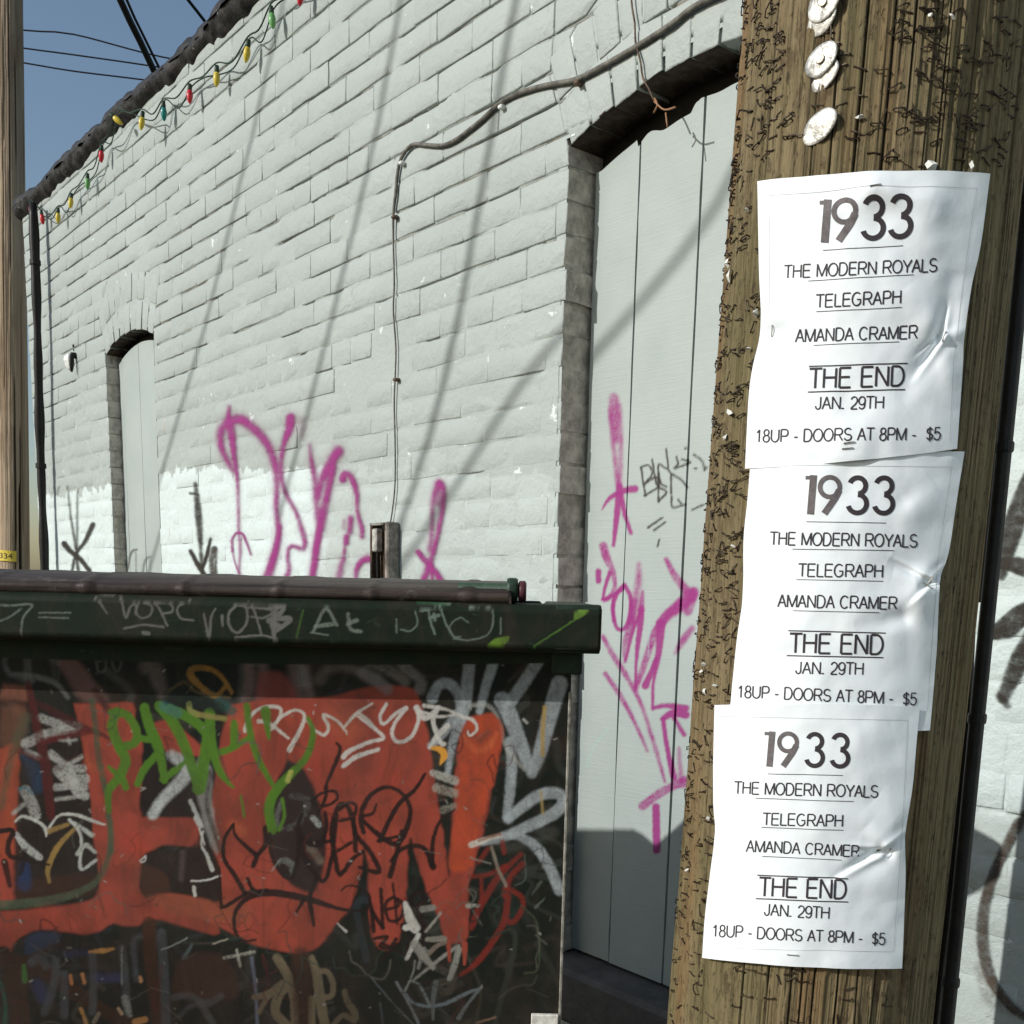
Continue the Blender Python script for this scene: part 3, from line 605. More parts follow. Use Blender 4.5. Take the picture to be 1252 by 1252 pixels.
q = smooth_path([wpx(a, b, -.009) for a, b in c2], .01); w2 = MB().tube(q, .0020, 6).build('branch_wire', M_rust, cb, None, True)
for d in ([(800, 120), (804, 128), (799, 138)], [(800, 124), (812, 134), (826, 131)], [(814, 138), (816, 155)]):
    MB().tube(smooth_path([wpx(a, b, -.014) for a, b in d], .006), .0018, 6).build('wire_end', simple('copper_end', (.30, .16, .08), .5), cb, None, True)

rs = empty('metal_riser', wpx(477, 760, -.0)); rs.rotation_euler = bld.rotation_euler
tag(rs, 'rusted open metal riser channel on the wall above the dumpster lid', 'conduit riser')
s_, z_ = (float(t) for t in wl(465, 642)); s2, _ = (float(t) for t in wl(489, 645)); base = rs.location; sx, zb_ = wl(477, 760); off = s_ - float(sx); hgt = z_ - float(zb_); wid = s2 - s_
mb = MB(); mb.box((off, -.035, 0), (off + .009, 0, hgt), .002); mb.build('side_rail', M_rust, rs)
mb = MB(); mb.box((off + wid - .017, -.04, 0), (off + wid, 0, hgt + .004), .004); mb.build('side_rail', simple('worn_steel', (.26, .23, .20), .5, .4, 60), rs)
mb = MB(); mb.box((off + .006, -.012, 0), (off + wid - .014, .0, hgt - .012), .002); mb.build('channel', M_rust, rs)
mb = MB(); mb.box((off, -.036, hgt - .004), (off + wid * .72, -.004, hgt + .003), .001); mb.build('cap', M_galv, rs)
mb = MB(); mb.box((off + .012, -.036, hgt - .075), (off + .036, -.014, hgt - .012), .003); mb.build('clamp', simple('zinc', (.62, .60, .55), .35, .3, 60, .001, .5), rs)
mb = MB(); mb.tube(smooth_path([(off + .024, -.024, hgt - .03), (off + .026, -.022, hgt - .2), (off + .02, -.02, 0)], .02), .006, 8); mb.build('wire', M_black, rs, None, True)

# ------------------------------------------------------------------ string of bulbs along the roof edge
sg = empty('string_lights', W(-3.9, 3.15)); tag(sg, 'tangled string of red, yellow, green and teal bulbs under the tarred roof edge', 'string lights')
sgi = np.array(sg.location)
def glass(n, c):
    k = NT(n); k.b.inputs['Coat Weight'].default_value = .4; nn = k.noise(60, 3); return k.done(k.mix(k.ramp(nn, .3, .7), tuple(np.array(c) * .8), c), .3)
GL = dict(red=glass('red_bulb', (.62, .025, .035)), yellow=glass('yellow_bulb', (.72, .55, .06)), green=glass('green_bulb', (.16, .42, .13)), teal=glass('teal_bulb', (.02, .25, .22)))
M_sock = simple('socket_green', (.025, .05, .03), .5)
bulb_me = {}
for k_, m_ in GL.items():
    b = MB().lathe([(.009, 0), (.0115, -.004), (.0145, -.014), (.0155, -.024), (.0135, -.037), (.009, -.049), (.004, -.056), (.001, -.058)], n=14); me = mesh_np('bulb', b.v, b.f, True); me.materials.append(m_); bulb_me[k_] = me
b = MB().lathe([(.006, .024), (.0085, .022), (.0095, .010), (.010, -.002), (.008, -.004)], n=10); sock_me = mesh_np('socket', b.v, b.f, True); sock_me.materials.append(M_sock)
BP = [(38, 251, 'red', .05), (51, 262, 'red', -.1), (71, 260, 'yellow', .1), (87, 242, 'yellow', .1), (107, 218, 'green', .05), (124, 184, 'red', .1), (139, 143, 'yellow', -.9), (174, 143, 'yellow', .15), (200, 131, 'teal', .02), (232, 110, 'red', 0), (265, 88, 'yellow', .05), (303, 57, 'yellow', .2), (332, 16, 'green', -.1), (368, -14, 'red', .1), (410, -44, 'yellow', 0)]
cord = []
for i, (px, py, cn, tl) in enumerate(BP):
    n = -.075 if 130 < px < 190 else -.038; P = np.array(wpx(px, py, n)); P0 = P + np.array([0, 0, .012])
    bu = link('bulb', bulb_me[cn], None, sg, P - sgi); bu.scale = (.70, .70, .76); bu.rotation_euler = (0.1 * ((i * 7) % 3 - 1), tl, 0)
    so_ = link('socket', sock_me, None, sg, P - sgi); so_.rotation_euler = bu.rotation_euler; so_.scale = (.8, .8, .8)
    cord.append(P - sgi + np.array([-.012 * (0 if abs(tl) < .5 else -1), 0, .026]))
full = []
for i in range(len(cord) - 1):
    a, b = cord[i], cord[i + 1]; full += [a, a * .5 + b * .5 + np.array([0, 0, -.012 - .010 * ((i * 5) % 3)])]
full.append(cord[-1]); M_cord = simple('cord_green', (.028, .055, .035), .5)
MB().tube(smooth_path(full, .012), .0024, 6).build('cord', M_cord, sg, None, True)
f2 = [p + np.array([.004, .012, .018 * math.sin(i * 2.1) - .012]) for i, p in enumerate(full)]
MB().tube(smooth_path(f2, .012), .0022, 6).build('cord', M_cord, sg, None, True)

# ------------------------------------------------------------------ wires against the sky
def sky_wire(name, pts, y, r, label, cat, group=None):
    o = MB().tube(smooth_path([aty(a, b, yy) for (a, b), yy in zip(pts, y)], .3), r, 6).build(name, M_black, None, None, True); tag(o, label, cat, group); return o
sky_wire('power_cable', [(128, -60), (147, 0), (172, 52), (204, 120), (230, 170)], (8, 8.2, 8.4, 8.7, 8.9), .026, 'thickest black power cable dropping steeply behind the roof edge', 'cable')
sky_wire('power_cable', [(136, -60), (155, 0), (176, 45), (208, 110), (232, 160)], (8.3, 8.5, 8.7, 9, 9.2), .011, 'thinner black cable hanging just right of the thickest power cable', 'cable')
sky_wire('power_cable', [(190, -50), (230, 0), (252, 28), (300, 90)], (8.8, 9, 9.2, 9.6), .012, 'short black cable visible highest up the sky by the roof edge', 'cable')
for i, (a, b, c, d, l) in enumerate([(37, 42, 70, 78, 'upper'), (59, 67, 83, 93, 'middle'), (77, 87, 101, 111, 'lowest')]):
    sky_wire('telephone_wire', [(-60, a - 14), (30, a), (90, b), (200, c), (330, d + 12)], (26, 26, 26, 26, 26), .016, l + ' of the three thin wires crossing the blue sky', 'wire', 'thin wires crossing the sky')

# overhead lines whose soft shadows fall across the wall
def shadow_line(pts, dist, r, name='service_cable', label='', ext=True):
    P = []
    for (a, b) in pts: P.append(np.array(wpx(a, b, 0)) + TOSUN * dist)
    P = np.array(P); d0, d1 = P[0] - P[1], P[-1] - P[-2]; P = np.vstack([P[0] + d0 * 3.5, P, P[-1] + d1 * .25])
    tag(MB().tube(smooth_path(P, .1), r, 8).build(name, M_black, None, None, True), label, 'overhead cable', 'overhead cables shading the wall')
shadow_line([(335, 50), (300, 200), (250, 400), (203, 560), (160, 710)], 4.3, .0095, label='overhead cable casting the leftmost thin diagonal shadow on the wall')
shadow_line([(488, 10), (460, 160), (425, 310), (388, 460), (350, 600)], 4.2, .0100, label='overhead cable casting the second diagonal shadow from the left on the wall')
shadow_line([(632, -10), (596, 190), (560, 390), (523, 540), (480, 670), (460, 740)], 4.2, .0125, label='overhead cable casting the thick shadow just right of the hanging wall cable')
shadow_line([(905, 60), (835, 220), (745, 340), (640, 465), (560, 590), (478, 710)], 4.1, .0105, label='overhead cable casting the slanting shadow over boards and brick')

# ------------------------------------------------------------------ dumpster
DG = (34, 44, 34); DC = Canvas(-120, 700, 760, 1262, (27, 31, 26), 1.0)
RED = (150, 68, 53); RED2 = (150, 74, 52); WH = (176, 178, 172); GRN = (78, 116, 38); BK = (36, 28, 26); BRN = (58, 38, 26); GRY = (84, 86, 80)
A_ = dict(off=(0, 780), sc=4.815); B_ = dict(off=(200, 780), sc=4.815); C_ = dict(off=(440, 780), sc=4.471); D_ = dict(off=(0, 1000), sc=4.968); E_ = dict(off=(220, 1000), sc=4.968); F_ = dict(off=(440, 1000), sc=4.471)
def st(c, p, w, col, soft=1.0, al=1.0, dry=0): DC.stroke(p, np.asarray(w, float) / c['sc'] * (1.32 if col == BK else 1.0), col, soft, al, dry, c['off'], c['sc'])
def pl(c, p, col, soft=2.0, al=1.0, var=0): DC.poly(p, col, soft, al, c['off'], c['sc'], var)
I_ = dict(off=(0, 0), sc=1.0)
for i in range(170):     # old tags worn down to ghosts all over the steel
    x, y = rng.uniform(-110, 700), rng.uniform(800, 1255); p = [(x, y)]
    for _ in range(int(rng.integers(2, 6))): p.append((p[-1][0] + rng.normal(0, 26), p[-1][1] + rng.normal(0, 26)))
    st(I_, p, rng.uniform(2, 11), [GRY, (70, 60, 56), (52, 60, 66), BRN, (96, 88, 76), (46, 62, 54)][int(rng.integers(0, 6))], rng.uniform(1, 5), rng.uniform(.15, .45), rng.uniform(0, .4))
# faint letters in the shade under the lip
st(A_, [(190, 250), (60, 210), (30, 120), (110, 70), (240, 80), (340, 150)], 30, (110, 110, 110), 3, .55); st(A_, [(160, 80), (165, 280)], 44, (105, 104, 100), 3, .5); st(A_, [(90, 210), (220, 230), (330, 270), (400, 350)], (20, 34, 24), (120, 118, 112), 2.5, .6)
pl(A_, [(330, 120), (430, 100), (560, 260), (640, 370), (500, 380), (420, 290)], (112, 82, 74), 5, .7); pl(A_, [(20, 270), (150, 290), (160, 370), (10, 370)], (140, 86, 66), 4, .7)
st(A_, [(510, 100), (560, 130), (580, 200), (620, 190), (620, 130), (580, 140)], 12, (96, 96, 90), 1.5, .6); st(A_, [(680, 100), (660, 150), (690, 200), (715, 150), (715, 90)], 12, (90, 90, 86), 1.5, .6)
st(A_, [(860, 170), (900, 160), (930, 250), (960, 330)], (90, 90, 60), (104, 92, 86), 5, .7)
st(B_, [(400, 320), (350, 240), (290, 190), (200, 175), (155, 200), (180, 250), (300, 340), (370, 280)], (24, 26, 30, 34, 40, 34, 26, 22), (150, 108, 48), 1.6, .85); st(B_, [(10, 330), (120, 260), (200, 320), (390, 350)], 16, (104, 88, 56), 2, .6)
for xx in (500, 580, 760, 830): st(B_, [(xx, 120 + abs(xx - 640) * .2), (xx + 10, 250), (xx - 20 + (xx > 600) * 60, 380)], 60, (128, 104, 98), 6, .6)
st(B_, [(520, 130), (640, 90), (780, 120), (830, 260)], (50, 40, 50, 70), (128, 128, 124), 6, .65); pl(B_, [(560, 210), (700, 210), (800, 380), (560, 390)], (120, 62, 54), 5, .8)
st(B_, [(920, 240), (960, 190), (1040, 170), (1130, 190), (1252, 250)], (70, 60, 50, 60, 70), (120, 108, 100), 5, .6)
# big red letters
R1 = [(283, 862), (330, 855), (400, 852), (440, 842), (470, 838), (505, 842), (515, 862), (525, 905), (533, 960), (545, 1045), (550, 1072), (551, 1050), (556, 960), (560, 905), (564, 884), (582, 874), (604, 878), (614, 897), (603, 960), (585, 1040), (573, 1085), (574, 1130), (568, 1150), (545, 1152), (538, 1125), (520, 1085), (507, 1038), (500, 1024), (498, 1062), (495, 1110), (488, 1150), (470, 1162), (456, 1150), (451, 1120), (450, 1065), (446, 1034), (442, 1062), (430, 1105), (410, 1132), (390, 1157), (368, 1166), (345, 1163), (310, 1155), (285, 1142), (262, 1130), (240, 1120), (215, 1108), (198, 1100), (190, 1092), (230, 1096), (262, 1104), (266, 1090), (262, 1060), (258, 1000), (262, 960), (270, 900)]
pl(I_, R1, RED, 2.4, 1, .22)
pl(A_, [(430, 386), (640, 384), (780, 384), (790, 470), (830, 560), (840, 700), (830, 900), (835, 1040), (880, 1050), (1120, 1052), (1170, 1100), (1172, 1170), (1130, 1225), (960, 1220), (860, 1262), (640, 1262), (560, 1250), (540, 1060), (505, 760), (470, 560)], RED, 2.4, 1, .3)
pl(A_, [(900, 500), (1010, 490), (1190, 640), (1240, 700), (1100, 690), (980, 670)], RED, 2.5, 1, .2)
pl(D_, [(560, 0), (860, 0), (862, 460), (1000, 450), (1252, 490), (1300, 560), (1330, 700), (1252, 700), (1100, 655), (960, 618), (880, 628), (840, 655), (740, 655), (690, 640), (600, 690), (520, 708), (450, 700), (300, 680), (190, 690), (120, 730), (80, 770), (60, 810), (40, 780), (-300, 760), (-300, 560), (0, 565), (200, 555), (400, 530), (560, 490), (600, 400), (585, 220)], RED, 2.6, 1, .3)
pl(D_, [(850, 440), (1252, 485), (1500, 520), (1500, 640), (1252, 620), (1000, 560)], (128, 80, 56), 6, .45)
pl(I_, [(-120, 870), (0, 915), (18, 915), (17, 960), (20, 1098), (-120, 1098)], RED, 3, 1, .3); pl(A_, [(0, 400), (150, 400), (130, 600), (110, 640), (0, 640)], (132, 84, 62), 5, .8, .4); pl(A_, [(0, 660), (110, 660), (90, 1240), (0, 1250)], (158, 74, 50), 3, .9, .3)
for (x, y, r, c) in ((300, 880, 26, (176, 92, 64)), (420, 880, 30, (178, 90, 62)), (330, 965, 20, (122, 60, 46)), (590, 910, 20, (178, 84, 50)), (290, 1010, 14, (186, 96, 60)), (400, 940, 30, (146, 58, 42)), (235, 1022, 14, (130, 62, 48)), (480, 950, 22, (168, 64, 46)), (110, 930, 14, (180, 90, 60)), (165, 1030, 20, (176, 64, 46)), (60, 1115, 24, (150, 62, 46)), (350, 1130, 28, (158, 72, 52)), (470, 1060, 20, (150, 70, 54))):
    DC.stroke([(x - r * .3, y), (x + r * .3, y + r * .4)], r, c, r * .45, .55)
# dark openings in the letters
pl(B_, [(735, 715), (690, 800), (640, 900), (610, 1080), (640, 1252), (700, 1400), (800, 1480), (900, 1480), (960, 1252), (940, 1060), (890, 900), (830, 780)], (40, 36, 34), 3, .97)
st(B_, [(760, 930), (850, 960), (800, 1080), (740, 1120)], 40, (92, 92, 90), 2, .6, .5); st(B_, [(690, 960), (665, 1080), (700, 1120)], (20, 34, 20), (110, 112, 108), 1.5, .6, .35); st(B_, [(880, 1060), (915, 1100)], 34, (150, 152, 146), 1.4, .8, .35)
st(E_, [(600, 280), (640, 260), (690, 300), (660, 350)], 40, (108, 110, 104), 2, .8, .25); st(E_, [(740, 170), (800, 190), (850, 260)], 50, (112, 98, 84), 3, .7)
pl(A_, [(880, 740), (1000, 690), (1130, 700), (1200, 760), (1230, 1000), (1180, 1050), (850, 1040), (830, 900)], (38, 32, 30), 2.5, .97)
st(A_, [(1010, 690), (1110, 770), (1050, 860), (950, 960), (900, 1040)], (60, 84, 74, 64, 60), WH, 3, .9); st(A_, [(1120, 960), (1190, 1110)], 24, (170, 170, 162), 1, .9)
pl(A_, [(1170, 700), (1240, 760), (1252, 1000), (1300, 1252), (1252, 1240), (1190, 1050), (1140, 800)], (150, 146, 138), 3, .75); st(A_, [(1230, 790), (1222, 1000), (1300, 1260)], (36, 30, 24), (40, 34, 30), 2.5, .8)
st(B_, [(330, 700), (320, 1000), (330, 1260)], (40, 26, 30), (112, 62, 46), 4, .7); st(B_, [(210, 1120), (230, 1180), (250, 1262)], 12, (196, 192, 182), .8, .9, .2)
pl(D_, [(862, 270), (900, 210), (1190, 190), (1252, 160), (1330, 300), (1330, 500), (1252, 488), (1000, 450), (862, 450)], (42, 34, 30), 2.2, .97); pl(D_, [(862, 280), (1000, 330), (1030, 450), (862, 450)], (70, 44, 32), 3, .8); st(D_, [(1110, 210), (1100, 370)], 34, (92, 78, 72), 3, .6)
st(D_, [(1160, 384), (1252, 378), (1340, 350)], 11, (200, 198, 188), .7, .9); st(D_, [(1178, 420), (1185, 470)], 20, (190, 186, 172), .8, .9); st(D_, [(1190, 0), (1215, 45)], 30, (180, 180, 170), 1, .9)
st(E_, [(140, 80), (130, 160), (165, 230), (195, 315)], (12, 12, 22, 26), (186, 184, 172), .8, .9, .15); st(D_, [(850, 262), (885, 232), (880, 262), (855, 270)], 9, (204, 202, 192), .7, .9)
# inside of the D
pl(I_, [(42, 880), (88, 872), (96, 900), (106, 960), (112, 1010), (118, 1060), (108, 1088), (60, 1100), (22, 1098), (18, 1040), (24, 960), (32, 920)], (40, 34, 30), 3, .95)
pl(D_, [(100, 400), (300, 360), (560, 330), (590, 380), (560, 470), (300, 500), (100, 495)], (60, 38, 28), 4, .8)
for p, w in (([(240, 470), (330, 500), (460, 520)], 50), ([(240, 580), (330, 550), (440, 530)], 56), ([(150, 620), (200, 600), (250, 570)], 60), ([(290, 700), (340, 720), (400, 740), (480, 700)], 26), ([(300, 680), (400, 760), (490, 770)], 46), ([(340, 780), (400, 830), (500, 830)], 60), ([(330, 880), (420, 870), (500, 880)], 44), ([(420, 800), (450, 900), (500, 930)], 54), ([(330, 950), (420, 940), (500, 925)], 22), ([(150, 900), (190, 980), (210, 1040)], 66), ([(80, 1030), (140, 980)], 26), ([(160, 670), (230, 700)], 34), ([(350, 600), (400, 605), (450, 600)], 16), ([(400, 590), (410, 620)], 20)):
    st(A_, p, w, (168, 166, 156), 1.6, .85, .3)
st(A_, [(140, 700), (200, 780), (220, 880)], (40, 100, 70), (44, 62, 82), 5, .8); st(A_, [(110, 890), (150, 880), (190, 920)], 14, (70, 110, 120), 1, .8)
st(A_, [(90, 1080), (130, 1050), (200, 1070), (260, 1110), (272, 1150), (300, 1100), (350, 1045), (440, 1040), (540, 1075), (620, 1100)], (12, 18, 20, 16, 14, 14, 18, 22, 20, 8), (190, 188, 176), .9, .95, .15)
st(D_, [(280, 110), (280, 60)], 12, (190, 188, 176), .8, .9); st(D_, [(100, 100), (150, 170), (240, 240)], (30, 50, 40), (176, 176, 166), 1.3, .9, .3); st(D_, [(410, 40), (300, 80)], (24, 34), (142, 114, 66), 1.2, .9); st(D_, [(460, 60), (370, 150), (320, 230), (290, 320), (300, 390)], (20, 30, 34, 34, 16), (150, 120, 66), 1.3, .9)
st(D_, [(420, 10), (480, 80), (495, 160), (490, 310), (585, 255)], 18, (184, 186, 174), .9, .92, .12); st(D_, [(450, 30), (560, 105)], (20, 30), (178, 180, 168), 1, .85, .3); st(D_, [(470, 220), (520, 165), (580, 210)], (26, 30, 16), (178, 180, 168), 1, .85, .3)
st(D_, [(150, 290), (150, 400)], (60, 90), (40, 58, 92), 4, .8)
# maroon strokes, dark green loop
st(A_, [(165, 270), (200, 430), (235, 600), (270, 760), (300, 1050)], (36, 46, 60, 62, 50), (82, 34, 32), 1.6, .95); st(A_, [(220, 380), (340, 450), (470, 520), (580, 560), (680, 610)], (30, 50, 50, 34, 8), (66, 32, 30), 2, .95); st(A_, [(260, 610), (400, 570), (520, 550)], 44, (96, 38, 36), 2, .9)
st(A_, [(560, 310), (640, 430)], 40, (66, 36, 34), 2, .9); st(A_, [(10, 370), (120, 380), (180, 430)], 30, (60, 36, 32), 3, .8); st(A_, [(100, 660), (200, 700), (260, 720)], 30, (90, 40, 38), 2, .8)
st(A_, [(540, 370), (560, 500), (580, 700), (610, 850), (640, 1000), (655, 1262)], (34, 36, 38, 30, 30, 34), (70, 84, 62), 1.8, .92); st(D_, [(655, -20), (675, 90), (660, 230), (600, 370), (500, 440), (350, 490), (150, 520), (-30, 530)], (34, 34, 36, 40, 46, 54, 56, 56), (74, 84, 64), 2.0, .92)
st(A_, [(150, 470), (90, 620), (50, 780), (10, 1000)], (60, 50, 46, 40), (78, 82, 62), 4, .7); st(D_, [(590, 440), (640, 600)], 16, (92, 56, 44), 3, .8)
# bottom zone
st(D_, [(0, 860), (120, 880), (300, 950), (480, 1080), (640, 1180), (820, 1262)], (90, 110, 100, 90, 80, 70), BRN, 3, .95); st(D_, [(80, 960), (110, 1120), (120, 1262)], 120, (60, 40, 28), 3, .9); st(D_, [(905, 640), (915, 850), (940, 1050), (970, 1262)], 84, (66, 42, 28), 2, .95)
pl(D_, [(150, 740), (200, 700), (330, 690), (370, 740), (250, 800), (150, 830)], (46, 56, 74), 4, .85); st(D_, [(580, 970), (730, 970)], 56, (44, 52, 86), 3, .9); st(D_, [(230, 1020), (270, 1090)], 80, (44, 54, 84), 5, .8); st(D_, [(400, 830), (530, 820)], 30, (42, 50, 78), 4, .7)
st(D_, [(545, 815), (640, 805), (690, 795)], (16, 34, 16), (176, 124, 66), 1, .95); st(D_, [(428, 960), (434, 1005)], 22, (170, 112, 70), 1.2, .9); st(D_, [(500, 950), (512, 1000)], 22, (174, 120, 76), 1.2, .9); st(D_, [(145, 900), (150, 990)], (26, 34), (66, 112, 52), 1.6, .9); st(D_, [(850, 970), (855, 990)], 24, (184, 132, 92), 1.2, .9)
for p, w in (([(740, 790), (760, 960), (770, 1180)], 46), ([(560, 840), (570, 1000), (560, 1180)], 46), ([(830, 980), (810, 760), (850, 720)], 36), ([(340, 860), (330, 1000), (270, 1180)], 50), ([(980, 700), (1000, 1000), (1010, 1262)], 56), ([(190, 880), (240, 850), (280, 900)], 50), ([(390, 950), (390, 1200)], 50)): st(D_, p, w, (74, 78, 80), 2.5, .75)
st(D_, [(760, 1100), (790, 1200)], (50, 30), (130, 130, 122), 1.5, .8, .4); st(D_, [(720, 1160), (740, 1190)], 20, (170, 140, 110), 1, .8); st(D_, [(490, 1160), (530, 1262)], 22, (160, 116, 66), 1, .9); st(D_, [(820, 1240), (880, 1225)], 40, (166, 116, 68), 1, .9); st(D_, [(600, 1190), (570, 1240)], 26, (120, 108, 88), 1, .8, .3); st(D_, [(740, 1010), (740, 780)], 10, (150, 150, 140), 1, .6, .4)
st(D_, [(0, 1000), (30, 1120), (30, 1262)], 26, (40, 84, 66), 1.4, .9); st(D_, [(980, 800), (1060, 770), (1135, 730)], 8, (140, 142, 136), .7, .9); st(D_, [(1165, 770), (1120, 850)], (14, 30), (84, 96, 96), 1, .8)
pl(E_, [(-20, 880), (100, 820), (280, 850), (350, 1000), (330, 1100), (150, 1100), (-40, 1060)], (62, 42, 32), 5, .9); st(E_, [(-40, 1090), (60, 1080), (160, 1130), (250, 1080)], 40, (80, 80, 80), 2, .7); st(E_, [(120, 1120), (200, 1252)], 40, (78, 78, 78), 2, .7); st(E_, [(0, 1200), (60, 1150), (170, 1110)], 30, (74, 74, 76), 2, .6)
st(E_, [(270, 850), (450, 815)], 20, (150, 146, 132), .8, .85, .3); st(E_, [(345, 800), (365, 900)], 16, (160, 156, 142), .8, .9, .2); st(E_, [(435, 850), (460, 1050), (470, 1262)], 20, (98, 104, 116), 1.2, .9); st(E_, [(200, 765), (290, 735)], 8, (170, 160, 140), .7, .8)
BG = (112, 100, 78)
for p, w in (([(590, 850), (640, 930), (660, 1000), (600, 1080), (580, 1180), (650, 1262)], 56), ([(450, 1090), (540, 1070), (620, 1010)], (30, 50, 50)), ([(480, 1180), (520, 1110), (570, 1040)], 30), ([(660, 1000), (690, 1090), (700, 1262)], 50), ([(800, 850), (830, 950), (850, 1080), (880, 1262)], (40, 60, 60, 60)), ([(850, 930), (900, 940), (930, 1010), (920, 1080), (870, 1090)], 34), ([(1000, 1055), (1020, 1120), (1060, 1180), (1060, 1230), (990, 1200), (930, 1262)], (34, 40, 44, 34, 30, 34)), ([(800, 1100), (800, 1262)], 44)): st(E_, p, w, BG, 1.4, .95)
st(E_, [(730, 840), (740, 1000), (740, 1262)], (110, 120, 100), (62, 42, 32), 5, .85)
# white fat strokes on the right
WF = (160, 167, 167)
for p, w in (([(395, 330), (430, 260), (490, 250), (540, 310), (555, 390)], (60, 56, 56, 56, 50)), ([(600, 130), (590, 230), (570, 390), (510, 560), (480, 740)], (64, 64, 60, 44, 30)), ([(740, 100), (690, 260), (655, 400)], (60, 52, 40)), ([(545, 400), (470, 500), (390, 590)], (50, 50, 40)), ([(780, 340), (830, 450), (900, 640), (940, 720)], (90, 84, 74, 60)), ([(970, 130), (900, 240), (830, 340)], (66, 64, 66)),
             ([(1090, 250), (1040, 420), (980, 640), (940, 740)], (90, 84, 76, 54)), ([(815, 560), (830, 700), (815, 880), (800, 980)], (40, 56, 56, 40)), ([(810, 990), (880, 930), (980, 860), (1080, 850), (1110, 900), (1060, 960), (940, 1020), (780, 1090), (640, 1120)], (50, 60, 64, 60, 64, 62, 56, 50, 34)), ([(780, 1080), (880, 1090), (970, 1150), (1040, 1260), (1090, 1380)], (30, 46, 56, 58, 56))):
    st(C_, p, w, WF, 2.2, .86)
st(C_, [(200, 80), (250, 160), (330, 230), (330, 280)], (80, 70, 50, 60), (132, 126, 120), 3.5, .7); st(C_, [(60, 130), (150, 170), (250, 240)], (70, 60, 50), (124, 116, 108), 3.5, .65); st(C_, [(20, 190), (90, 230), (150, 280)], (60, 66, 60), (128, 124, 122), 4, .7)
st(C_, [(1010, 380), (1000, 500), (1000, 640)], 24, (168, 140, 72), 1.2, .8); st(C_, [(990, 840), (1000, 960)], 16, (160, 140, 90), 1.4, .7); st(C_, [(390, 600), (440, 610), (462, 640), (440, 690)], (20, 36, 36, 10), (214, 150, 60), .9, 1); st(C_, [(600, 370), (700, 370), (760, 450), (800, 600), (900, 720)], 20, (170, 170, 160), 2, .6)
st(C_, [(400, 740), (520, 780)], (40, 50), (168, 164, 152), 1.5, .8, .3); st(C_, [(420, 820), (520, 850)], 50, (160, 152, 136), 1.5, .7, .35); st(C_, [(455, 940), (520, 920)], 40, (130, 126, 112), 1.5, .7, .4)
# re-cover: right leg of the W in front of the white
pl(C_, [(545, 560), (560, 500), (620, 440), (720, 410), (775, 480), (770, 600), (730, 780), (660, 1020), (620, 1180), (600, 1262), (495, 1262), (515, 1000), (540, 780)], (170, 72, 46), 2.6, .97, .15); st(C_, [(570, 540), (620, 610), (700, 600), (750, 520)], (30, 34, 34, 24), (190, 96, 60), 3, .7); st(C_, [(600, 520), (650, 560), (700, 520)], 40, (112, 64, 50), 4, .7); st(C_, [(605, 680), (608, 800)], 30, (128, 62, 50), 4, .6)
# white brush tag
WT = (188, 181, 168)
for p, w in (([(480, 550), (485, 510), (530, 440), (600, 405), (680, 410), (690, 450), (650, 520), (630, 540)], 20), ([(560, 490), (600, 495), (660, 530), (735, 590)], (26, 24, 18, 14)), ([(640, 520), (700, 460), (780, 425), (830, 460), (800, 550), (740, 660)], (18, 18, 18, 22, 26, 30)), ([(850, 490), (900, 550), (950, 570), (970, 520), (940, 455), (1010, 480), (1060, 530), (1080, 565)], (14, 16, 18, 20, 20, 16, 16, 10)), ([(1060, 530), (1130, 450), (1230, 385)], (14, 22, 12)), ([(1150, 440), (1210, 490), (1252, 540)], 18)):
    st(B_, p, w, WT, .8, .93, .14)
for p, w in (([(-10, 430), (60, 480), (130, 545), (50, 570), (-60, 620), (-90, 650)], (12, 16, 20, 20, 22, 30)), ([(-90, 700), (-20, 650), (100, 610)], (24, 26, 20)), ([(145, 360), (110, 430), (130, 470), (200, 410), (250, 380)], 18), ([(255, 385), (200, 450), (175, 520), (210, 570), (280, 540), (320, 450), (310, 390)], 20), ([(310, 380), (360, 440), (430, 380), (400, 450), (440, 570), (460, 580)], (30, 30, 20, 24, 26, 24)), ([(350, 370), (470, 390), (560, 430), (620, 450), (640, 500), (600, 535), (590, 510)], (20, 22, 14, 18, 20, 16, 10)), ([(480, 480), (420, 540), (380, 600)], (30, 30, 16)), ([(330, 400), (430, 430), (520, 420)], 14)):
    st(C_, p, w, (200, 196, 186), .9, .9, .16)
